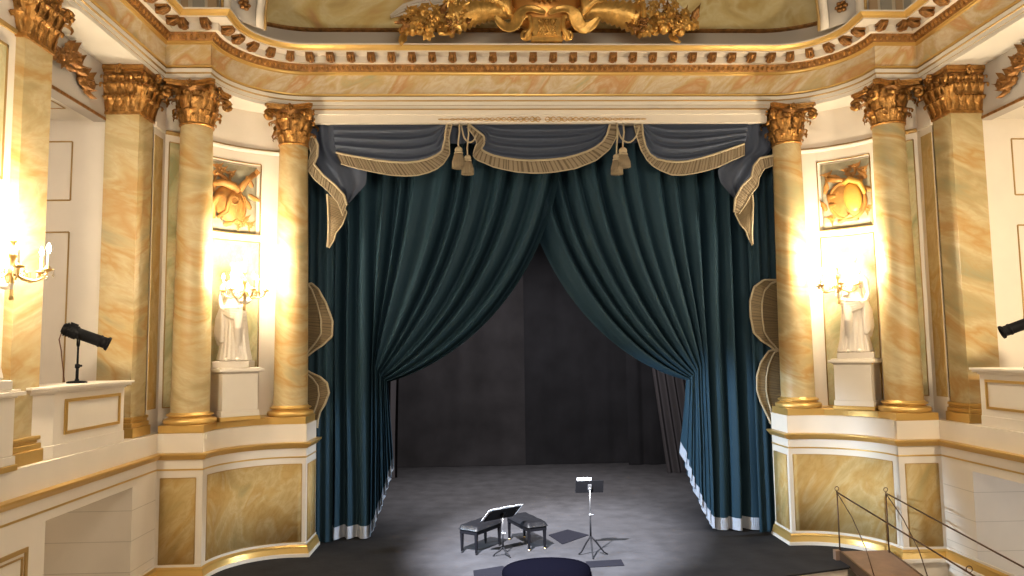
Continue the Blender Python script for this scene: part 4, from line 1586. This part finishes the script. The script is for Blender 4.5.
def tassel(px, y0, y1, y2, wpx, label, loop=None):
    Yt = 14.03
    top = at(px, y0, Yt)
    r = empty('curtain_tassel', top, 0, label, 'tassel', 'gold valance tassels')
    k, e = at(px, y1, Yt) - top, at(px, y2, Yt) - top
    w = wpx * 1.3 * Yt / F_PX / 2
    c = M()
    c.tube([Vector((.01, .02, .05)), Vector((.02, 0, k.z * .3)), Vector((-.01, 0, k.z * .7)), Vector((k.x, 0, k.z + .02))], .016, 6)
    if loop:
        c.tube([at(*q, Yt + .03) - top for q in resample(loop, 14, 1)], .018, 6)
    c.build('cord', CORD, r)
    kn = M()
    kn.ball((k.x, 0, k.z), w * .62, 12, 0, (1, 1, .9))
    kn.torus((k.x, 0, k.z - w * .5), w * .55, w * .18, None, 14, 6)
    kn.build('knot', CORD, r)
    sk = M()
    z1, z2 = k.z - w * .5, e.z
    prof = [(w * .5, z1), (w * .75, lerp(z1, z2, .2)), (w * .95, lerp(z1, z2, .6)), (w, z2), (w * .5, z2 - .01)]
    sk.lathe(prof, 22, 0, Matrix.Translation((k.x, 0, 0)))
    for q in range(22):
        a = 2 * pi * q / 22
        sk.tube([(k.x + w * .55 * cos(a), w * .55 * sin(a), z1), (k.x + w * .97 * cos(a), w * .97 * sin(a), lerp(z1, z2, .6)), (k.x + w * 1.02 * cos(a), w * 1.02 * sin(a), z2 - .01)], .009, 4)
    sk.build('skirt', FRINGE, r)


tassel(458.5, 124, 150, 168, 10, 'upper gold tassel of the pair left of the middle swag')
tassel(467.5, 124, 158, 174, 9, 'lower gold tassel of the pair left of the middle swag', [(461, 125), (464, 138), (469, 143), (474, 141), (476, 135)])
tassel(616.5, 124, 157, 174, 9, 'lower gold tassel of the pair right of the middle swag')
tassel(622.8, 124, 151, 167, 11, 'upper gold tassel of the pair right of the middle swag', [(617, 126), (620, 137), (626, 143), (632, 142), (637, 135), (639, 127)])

# ---- long side cascades half hidden by the columns
CASC = [
    ('long blue side cascade with wavy gold fringe behind the left inner column', -1, (300, 334),
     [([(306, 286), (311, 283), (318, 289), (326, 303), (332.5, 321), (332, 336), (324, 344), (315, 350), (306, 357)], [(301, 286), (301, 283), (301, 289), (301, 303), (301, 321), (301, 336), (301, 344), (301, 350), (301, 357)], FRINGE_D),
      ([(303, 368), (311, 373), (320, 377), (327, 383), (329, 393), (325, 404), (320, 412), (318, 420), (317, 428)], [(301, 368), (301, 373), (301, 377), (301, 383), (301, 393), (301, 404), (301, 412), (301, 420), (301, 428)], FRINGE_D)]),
    ('long blue side cascade with wavy gold fringe behind the right inner column', 1, (750, 784),
     [([(778, 280), (764, 280), (754, 287), (750, 301), (750.5, 317), (754, 333), (762, 341), (770, 346), (777, 352)], [(783, 280), (783, 280), (783, 287), (783, 301), (783, 317), (783, 333), (783, 341), (783, 346), (783, 352)], FRINGE_D),
      ([(778, 349), (769, 351), (761, 362), (757, 376), (757, 390), (760, 400), (765, 411), (769, 419), (771, 424)], [(783, 349), (783, 351), (783, 362), (783, 376), (783, 390), (783, 400), (783, 411), (783, 419), (783, 424)], FRINGE_D)]),
]
for lb, s, (u0, u1), bands in CASC:
    Ys = 14.53
    off = at((u0 + u1) / 2, 124, Ys)
    off.z = 0
    xa, xb = at(u0, 300, Ys).x, at(u1, 300, Ys).x
    r = empty('side_curtain', off, 0, lb, 'curtain', 'side cascades')
    m = M()
    m.grid(lambda i, j: Vector((lerp(xa, xb, i), Ys - .028 * sin(i * 2 * pi * 4 + .4 * sin(j * 3)), lerp(8.12, .02, j))) - off, 60, 30)
    m.build('cloth', VELVET_B if False else VELVET, r)
    for up, lo, mt in bands:
        fringe_band(up, lo, 14.475, r, off, 'fringe', mt, .015, 70, inner=.36)

# ---- black masking inside the stage house
def drape(name, label, x0, x1, y, z1, nf, amp, mt, seed, lean=0.0, cat='curtain', group=None):
    off = Vector(((x0 + x1) / 2, y, 0))
    r = empty(name, off, 0, label, cat, group)
    m = M()
    m.grid(lambda i, j: Vector((lerp(x0, x1, i) + lean * (1 - j), y - amp * sin(i * 2 * pi * nf + 2 * cloth_noise(i * 5, seed, j)) + .5 * amp * cloth_noise(i * 9, j * 4, seed), lerp(.01, z1, 1 - j))) - off, 160, 20)
    m.build('cloth', mt, r)
    return r


drape('backdrop_curtain', 'black backdrop curtain left of the seam at the back of the stage', -6.0, .06, 23.55, 9.4, 5, .03, BLACKD, 2)
drape('backdrop_curtain', 'black backdrop curtain right of the seam at the back of the stage', .02, 3.45, 23.62, 9.4, 3, .03, BLACKD2, 5)
drape('backdrop_curtain', 'black masking curtain in the dark corner at the back, nearest the charcoal side drape', 3.3, 6.0, 23.2, 9.4, 4, .05, BLACKD2, 6)
drape('masking_drape', 'pleated charcoal side drape seen under the tied right curtain', 4.12, 6.0, 21.6, 8.5, 7, .12, GREYD, 8, -1.05)
drape('masking_drape', 'narrow charcoal side drape seen beside the tied left curtain', -5.8, -3.78, 21.6, 8.5, 7, .10, GREYD, 9, .12)

# ================================================================== things on the stage
def bench(cx, cy, ang, L, W, H, label, foot):
    r = empty('piano_bench', (cx, cy, 0), ang, label, 'bench', 'black piano benches')
    m = M()
    def top(i, j):
        x, y = (i * 2 - 1), (j * 2 - 1)
        e = max(abs(x), abs(y))
        z = H - .002 - .035 * max(0, (e - .82) / .18) ** 2
        if i in (0, 1) or j in (0, 1):
            z = H - .075
        return Vector((x * (L / 2 + .02), y * (W / 2 + .02), z + .004 * sin(x * 9) * sin(y * 6)))
    m.grid(top, 24, 14)
    m.box((-L / 2 - .018, -W / 2 - .018, H - .078), (L / 2 + .018, W / 2 + .018, H - .07))
    m.build('seat', LEATHER, r)
    f = M()
    f.box((-L / 2, -W / 2, H - .155), (L / 2, -W / 2 + .025, H - .077)).box((-L / 2, W / 2 - .025, H - .155), (L / 2, W / 2, H - .077))
    f.box((-L / 2, -W / 2 + .025, H - .155), (-L / 2 + .025, W / 2 - .025, H - .077)).box((L / 2 - .025, -W / 2 + .025, H - .155), (L / 2, W / 2 - .025, H - .077))
    f.build('apron', BLACKP, r, bevel=.004)
    lm = M()
    a, b = .028, .018
    lm.add([(-b, -b, .03), (b, -b, .03), (b, b, .03), (-b, b, .03), (-a, -a, H - .08), (a, -a, H - .08), (a, a, H - .08), (-a, a, H - .08)], [(0, 3, 2, 1), (4, 5, 6, 7), (0, 1, 5, 4), (1, 2, 6, 5), (2, 3, 7, 6), (3, 0, 4, 7)])
    fm = M().lathe([(.012, 0), (.02, .004), (.02, .03), (.012, .032)], 12)
    l0 = f0 = None
    for sx in (-1, 1):
        for sy in (-1, 1):
            p = (sx * (L / 2 - .03), sy * (W / 2 - .03), 0)
            if l0 is None:
                l0 = o = lm.build('leg', BLACKP, r, bevel=.003)
                f0 = q = fm.build('foot', foot, o)
            else:
                o = l0.copy()
                COL.objects.link(o)
                q = f0.copy()
                COL.objects.link(q)
                q.parent = o
            o.location = p


bench(-1.30, 13.85, radians(55), .80, .38, .50, 'small black bench with a lit seat, left of the low music stand', BLACKP)
bench(-.44, 14.10, radians(112), .95, .38, .50, 'longer black bench with brass feet, behind the low music stand', BRASS)


def stand(x, y, zdesk, ang, W, H, tilt, label, metal, feet, hub, collar):
    """music stand seen from behind: desk, lip, tube in two widths, tripod"""
    r = empty('music_stand', (x, y, 0), 0, label, 'music stand')
    T = Matrix.Translation((0, 0, zdesk)) @ Matrix.Rotation(ang, 4, 'Z') @ Matrix.Rotation(tilt, 4, 'X')
    d = M()
    d.box((-W / 2, -.008, -H / 2), (W / 2, .004, H / 2), 0, T)
    d.build('desk', BLACKM, r, bevel=.003)
    l = M()
    l.box((-W / 2, .004, -H / 2), (W / 2, .06, -H / 2 + .008), 0, T)
    l.box((-W / 2, .054, -H / 2), (W / 2, .06, -H / 2 + .025), 0, T)
    l.build('lip', BLACKM, r)
    k = M()
    k.box((-.03, -.045, -.05), (.03, -.008, .05), 0, T)
    k.ball((0, -.04, zdesk - .03), .022, 10)
    k.build('hinge', BLACKM if zdesk < 1 else metal, r)
    p = M()
    p.tube([(0, -.03, zdesk - .03), (0, -.02, collar)], .010, 10)
    p.build('upper_tube', metal, r)
    p = M()
    p.tube([(0, -.02, collar + .02), (0, -.01, hub)], [.013, .018], 10)
    p.build('lower_tube', BLACKM, r)
    c = M().lathe([(.014, -.02), (.024, -.018), (.024, .018), (.014, .02)], 14, 0, Matrix.Translation((0, -.02, collar)))
    c.tube([(.02, -.02, collar), (.055, -.02, collar)], [.006, .011], 8)
    c.build('collar', metal, r)
    for (fx, fy) in feet:
        g = M()
        g.tube([(0, -.01, hub + .03), (fx * .35, fy * .35, hub * .72), (fx * .8, fy * .8, .05), (fx, fy, .014)], [.016, .016, .014, .012], 8)
        o = g.build('leg', metal if metal is BRASS else BLACKM, r)
        M().ball((fx, fy, .013), .016, 8).build('rubber_foot', BLACKM, o)
    return T, r


def sheet(stand_xy, T, x0, x1, z0, z1, yoff, label, curl=.012):
    org = Vector((stand_xy[0], stand_xy[1], 0))
    c = org + (T @ Vector(((x0 + x1) / 2, yoff, (z0 + z1) / 2)))
    m = M()
    m.grid(lambda i, j: org + (T @ Vector((lerp(x0, x1, i), yoff + curl * sin(pi * i) + .006 * j, lerp(z0, z1, j)))) - c, 14, 8)
    o = m.build('sheet_music', PAPER, solid=.004, loc=c)
    tag(o, label, 'sheet music')


S1 = (-.905, 13.36)
T1, _ = stand(S1[0], S1[1], .74, radians(36), .66, .34, radians(48), 'low black music stand with a wide desk between the two benches', CHROME, ((-.17, -.02), (.12, -.14), (.07, .17)), .13, .40)
sheet(S1, T1, -.385, -.12, -.163, .173, .010, 'white sheet jutting out at the left end of the low music stand')
sheet(S1, T1, -.13, .13, -.163, .178, .012, 'white sheet in the middle of the low music stand')
sheet(S1, T1, .13, .385, -.163, .173, .010, 'white sheet jutting out at the right end of the low music stand')
S2 = (.655, 13.22)
T2, _ = stand(S2[0], S2[1], 1.21, radians(0), .50, .24, radians(20), 'tall black music stand on a tripod right of the benches', CHROME, ((-.20, .10), (.30, .06), (.01, -.20)), .32, .72)
sheet(S2, T2, -.225, .03, -.115, .165, .010, 'white sheet showing over the top of the tall music stand')

# flat dark patch and mats on the floor
def flat(name, label, cat, pts, h=.012, mt=DARK_FLAT):
    c = Vector((sum(p[0] for p in pts) / len(pts), sum(p[1] for p in pts) / len(pts), 0))
    m = M().prism([(p[0] - c.x, p[1] - c.y) for p in pts], 0.0, h)
    tag(m.build(name, mt, loc=c + Vector((0, 0, .001)), bevel=.002), label, cat)


flat('floor_patch', 'square dark patch on the floor between the long bench and tall music stand', 'hatch', [(.03, 14.72), (.45, 15.12), (.82, 14.65), (.23, 14.02)])
flat('floor_mat', 'small dark mat on the floor in front of the tall music stand', 'mat', [(.51, 12.86), (1.14, 12.93), (1.13, 12.58), (.48, 12.52)])
flat('floor_mat', 'dark mat on the floor in front of the small bench', 'mat', [(-1.42, 12.50), (-.93, 12.72), (-.72, 12.3), (-.8, 12.0), (-1.4, 12.0)])
# prompter's hood at the front edge
r = empty('prompter_box', (-.22, 11.88, 0), 0, 'dark navy domed prompter hood at the front edge of the stage', 'prompter box')
m = M()
def hood(i, j):
    a = pi * i
    t = 1 - j
    return Vector((-.72 * cos(a) * (1 - .3 * t * t), .35 - .75 * t, max(0, .25 * sin(a) ** .7 * sqrt(max(0, 1 - t ** 3)) if 0 < i < 1 else 0)))
m.grid(hood, 32, 16)
m.build('hood', HOOD, r, solid=.015)
m = M().tube([(-.72 * cos(pi * k / 24), .35, .25 * sin(pi * k / 24) ** .7 + .008) for k in range(25)], .014, 6)
m.build('rim', HOOD, r)

# gangway over the pit
GX, GY = 5.28, 12.58
r = empty('gangway', (GX, GY, 0), 0, 'brown plank gangway with thin iron rails at the right end of the stage', 'gangway')
zl = lambda y: .15 - .14 * (GY - y)
def slope_box(m, x0, x1, y0, y1, t, lift=0, mi=0):
    vs = []
    for z in (-t, 0):
        for (x, y) in ((x0, y0), (x1, y0), (x1, y1), (x0, y1)):
            vs.append((x - GX, y - GY, zl(y) + z + lift))
    m.add(vs, [(0, 3, 2, 1), (4, 5, 6, 7), (0, 1, 5, 4), (1, 2, 6, 5), (2, 3, 7, 6), (3, 0, 4, 7)], mi)
m = M()
slope_box(m, 4.88, 5.68, 6.0, 12.60, .05)
m.build('plank', WOOD, r, bevel=.006)
m = M()
slope_box(m, 4.85, 4.885, 6.0, 12.60, .15, .004)
slope_box(m, 5.675, 5.71, 6.0, 12.60, .15, .004)
m.build('side_board', IRON, r)
m = M()
m.box((4.88 - GX, 12.50 - GY, .001), (5.68 - GX, 12.60 - GY, .09))
m.build('bearer', BLACKW, r)
for k, (x, y) in enumerate(((4.885, 12.66), (5.66, 12.50))):
    X_, Y_ = x - GX, y - GY
    m = M()
    m.tube([(X_, Y_, 0), (X_, Y_, 1.15)], .013, 8)
    m.lathe([(.05, 0), (.05, .012), (.02, .02)], 12, 0, Matrix.Translation((X_, Y_, 0.0)))
    o = m.build('post', IRON, r)
    m = M().torus((X_, Y_, 1.19), .035, .007, Matrix.Rotation(pi / 2, 3, 'X'), 16, 6)
    m.build('ring', IRON, o)
    ye = 7.4
    zr = lambda yy: 1.13 - .105 * (y - yy)
    m = M().tube([(X_, Y_, zr(y)), (X_ + .04, ye - GY, zr(ye))], .013, 8)
    o = m.build('rail', IRON, r)
    m = M().torus((X_ + .03, 9.27 - GY, zr(9.27) + .045), .04, .007, Matrix.Rotation(pi / 2, 3, 'X'), 16, 6)
    m.build('ring', IRON, o)
    m = M().tube([(X_, Y_, 1.12), (X_ + .02, Y_ - .45, .80), (X_ + .02, Y_ - .85, .40), (X_ + .01, Y_ - 1.1, zl(y - 1.1))], .009, 8)
    m.build('brace', IRON, r)
    m = M().tube([(X_ + .03, 8.9 - GY, zl(8.9)), (X_ + .03, 8.9 - GY, zr(8.9))], .013, 8)
    m.build('post', IRON, r)
m = M().box((4.78 - GX, 12.60 - GY, .0), (4.87 - GX, 12.70 - GY, .16))
m.build('bracket', WOOD, r)

# ================================================================== balcony boxes and spotlights
def balcony(s, label):
    r = empty('balcony_box', (6.95 * s, 10.6, 2.36), 0, label, 'balcony box', 'white gilt balcony boxes')
    def P(pts):
        return [((x + 6.95) * -s, y - 10.6) for x, y in pts]
    b = M()
    b.prism(P([(-6.71, 11.44), (-6.71, 9.62), (-6.83, 9.32), (-7.30, 9.32), (-7.30, 11.44)]), 0, .85)
    b.prism(P([(-6.695, 11.44), (-6.695, 9.615), (-6.82, 9.30), (-7.30, 9.30), (-7.30, 11.44)]), 0, .17)
    b.build('body', WHITE, r, bevel=.006)
    c = M()
    c.prism(P([(-6.69, 11.46), (-6.69, 9.61), (-6.815, 9.29), (-7.32, 9.29), (-7.32, 11.46)]), .82, .85)
    c.prism(P([(-6.63, 11.50), (-6.63, 9.58), (-6.77, 9.24), (-7.34, 9.24), (-7.34, 11.50)]), .85, .885)
    c.prism(P([(-6.60, 11.52), (-6.60, 9.57), (-6.75, 9.21), (-7.36, 9.21), (-7.36, 11.52)]), .885, .92)
    c.build('cap', WHITE, r, bevel=.005)
    g = M()
    def fr(y0, y1, z0, z1, t, d):
        for (a, b_, e, f) in ((y0, y1, z0, z0 + t), (y0, y1, z1 - t, z1), (y0, y0 + t, z0 + t, z1 - t), (y1 - t, y1, z0 + t, z1 - t)):
            xa, xb = sorted(((-6.715 + 6.95) * -s, (-6.71 + d + 6.95) * -s))
            g.box((xa, a - 10.6, e), (xb, b_ - 10.6, f))
    fr(9.85, 11.30, .28, .74, .030, .02)
    fr(9.88, 11.27, .31, .71, .010, .03)
    g.build('gilt_frame', GOLD_S, r)
    return r


balcony(-1, 'white balcony box with a gilt frame below the left spotlight')
balcony(1, 'white balcony box with a gilt frame below the right spotlight')


def spotlight(s, label):
    base = Vector((6.96 * s, 10.58, 3.281))
    r = empty('spotlight', base, 0, label, 'spotlight')
    d = Vector((.82 * -s, .36, -.36)).normalized()
    tilt = Vector((6.96 * s, 10.58, 3.98)) - base
    q = d.to_track_quat('Z', 'Y').to_matrix().to_4x4()
    T = Matrix.Translation(tilt) @ q @ Matrix.Diagonal((.82, .82, .92, 1))
    b = M()
    b.lathe([(.02, -.24), (.07, -.235), (.095, -.215), (.105, -.19), (.115, -.08), (.12, -.02), (.12, -.02), (.098, -.01), (.098, .30), (.098, .30), (.108, .305), (.108, .33), (.098, .335), (.098, .40), (.10, .40), (.122, .42), (.122, .45), (.105, .45), (.10, .40)], 24, 0, T, True, False)
    for k in range(4):
        b.torus((0, 0, 0), .122, .006, None, 24, 6) if False else b.lathe([(.112, -.19 + .04 * k), (.122, -.186 + .04 * k), (.122, -.176 + .04 * k), (.112, -.17 + .04 * k)], 24, 0, T, True, False)
    b.box((-.03, .09, -.16), (.03, .145, -.05), 0, T)
    b.build('barrel', BLACKM, r)
    M().lathe([(.0, .385), (.06, .38), (.096, .37)], 24, 0, T, True, False).build('lens', LENS, r)
    y = M()
    side = d.cross(Vector((0, 0, 1))).normalized()
    for e in (-1, 1):
        y.tube([tilt + side * (e * .135), tilt + side * (e * .135) - Vector((0, 0, .16)), tilt - Vector((0, 0, .20))], .012, 6)
        y.lathe([(.03, 0), (.03, .03), (.01, .035)], 10, 0, Matrix.Translation(tilt + side * (e * .125)) @ (side * e).to_track_quat('Z', 'Y').to_matrix().to_4x4())
    y.build('yoke', BLACKM, r)
    p = M()
    p.tube([(0, 0, .02), (0, 0, tilt.z - .45)], .02, 10)
    p.tube([(0, 0, tilt.z - .47), (0, 0, tilt.z - .19)], .014, 10)
    p.build('pole', BLACKM, r)
    k = M()
    k.lathe([(.02, -.03), (.032, -.025), (.032, .025), (.02, .03)], 12, 0, Matrix.Translation((0, 0, tilt.z - .46)))
    k.tube([(.02, -.02, tilt.z - .46), (.08, -.05, tilt.z - .455)], [.008, .018], 8)
    k.build('clamp', BLACKM, r)
    g = M().lathe([(.13, 0), (.13, .02), (.11, .028), (.03, .035), (.025, .06)], 24)
    g.build('base', BLACKM, r)
    # the beam itself
    L = bpy.data.lights.new('beam', 'SPOT')
    L.energy = 1.0
    L.color = (.62, .80, 1.0)
    L.shadow_soft_size = .05
    lo = bpy.data.objects.new('beam', L)
    COL.objects.link(lo)
    lo.location = base + tilt + d * .47
    return r, lo, d


_, beamL, dL = spotlight(-1, 'black stage spotlight on a pole behind the left balcony box')
_, beamR, dR = spotlight(1, 'black stage spotlight on a pole behind the right balcony box, cut by the picture edge')
o = M().tube([Vector(p) for p in ((-7.15, 10.50, 4.0), (-7.24, 10.6, 3.9), (-7.32, 10.8, 3.75), (-7.40, 11.0, 3.5), (-7.42, 11.1, 3.25), (-7.44, 11.12, 2.9), (-7.42, 11.1, 2.37))], .008, 6).build('cable', mat('brown_cable', (.16, .06, .03), .6))
tag(o, 'thin brown cable hanging from the back of the left spotlight', 'cable')

# ================================================================== light
def aim(o, target):
    o.rotation_euler = (Vector(target) - o.location).to_track_quat('-Z', 'Y').to_euler()


def spot(name, loc, target, energy, color, size, blend, soft=.08):
    L = bpy.data.lights.new(name, 'SPOT')
    L.energy = energy
    L.color = color
    L.spot_size = radians(size)
    L.spot_blend = blend
    L.shadow_soft_size = soft
    o = bpy.data.objects.new(name, L)
    COL.objects.link(o)
    o.location = loc
    aim(o, target)
    return o


for o, tg, sz, e in ((beamL, (2.4, 14.5, .3), 40, E_BEAM), (beamR, (-1.9, 14.4, .2), 36, E_BEAM * .45)):
    o.data.spot_size = radians(sz)
    o.data.spot_blend = .55
    o.data.energy = e
    aim(o, tg)
# the candles themselves
for (x, y, z), e in (((-5.465, 13.105, 5.28), E_CAND), ((5.378, 13.228, 5.28), E_CAND), ((-6.525, 8.39, 5.02), E_CAND * 1.35), ((6.525, 8.39, 5.02), E_CAND * 1.35)):
    lamp(x, y, z, e, .17)
# the hall's chandelier, behind and above the viewer, and the far wall lights behind
lamp(0, 3.5, 8.6, E_CHAN, 1.9, (1.0, .88, .71), 'chandelier_light')
for sx in (-1, 1):
    lamp(6.2 * sx, -2.0, 4.9, E_CHAN * .25, .3, (1.0, .76, .46), 'wall_light')
# added fill lights that brighten the side recesses, cool right and warm left
lamp(8.1, 9.2, 1.0, 42, .12, (.82, .90, 1.0), 'passage_fill')
lamp(-8.0, 9.9, 1.0, 10, .15, (1.0, .84, .62), 'passage_fill')
# added fill light that brightens the far wall of the left gallery
lamp(-8.7, 7.6, 6.6, 170, .25, (1.0, .90, .76), 'gallery_fill')
# overhead spot on the forestage, then two fills added inside the stage house
spot('stage_spot', (-3.2, 6.0, 9.3), (.0, 14.0, 0), E_STAGE, (.95, .95, 1.0), 27, .75, .12)

spot('stage_spot', (1.5, 15.5, 9.2), (0, 21.5, 1.5), E_STAGE * .085, (1.0, .93, .90), 80, .8, .3)  # added fill so the backdrop shows
spot('stage_spot', (.5, 16.0, 9.3), (0, 18.2, 0), E_STAGE * .12, (1.0, .96, .95), 62, .9, .3)  # added fill that lifts the mid-stage floor
w = bpy.data.worlds.new('hall')
SC.world = w
w.use_nodes = True
bg = w.node_tree.nodes['Background']
bg.inputs['Color'].default_value = (1.0, .84, .64, 1)
bg.inputs['Strength'].default_value = W_AMB

# ------------------------------------------------------------------ camera and colour
cd = bpy.data.cameras.new('camera')
cd.sensor_width = 36
cd.lens = F_PX / 1024 * 36
cd.clip_end = 200
co = bpy.data.objects.new('camera', cd)
COL.objects.link(co)
co.matrix_world = Matrix(((RGT.x, UPV.x, -FWD.x, CAM.x), (RGT.y, UPV.y, -FWD.y, CAM.y), (RGT.z, UPV.z, -FWD.z, CAM.z), (0, 0, 0, 1)))
SC.camera = co
SC.view_settings.view_transform = 'Standard'
SC.view_settings.look = 'None'
SC.view_settings.exposure = EXPO
SC.view_settings.gamma = 1
SC.view_settings.use_curve_mapping = False
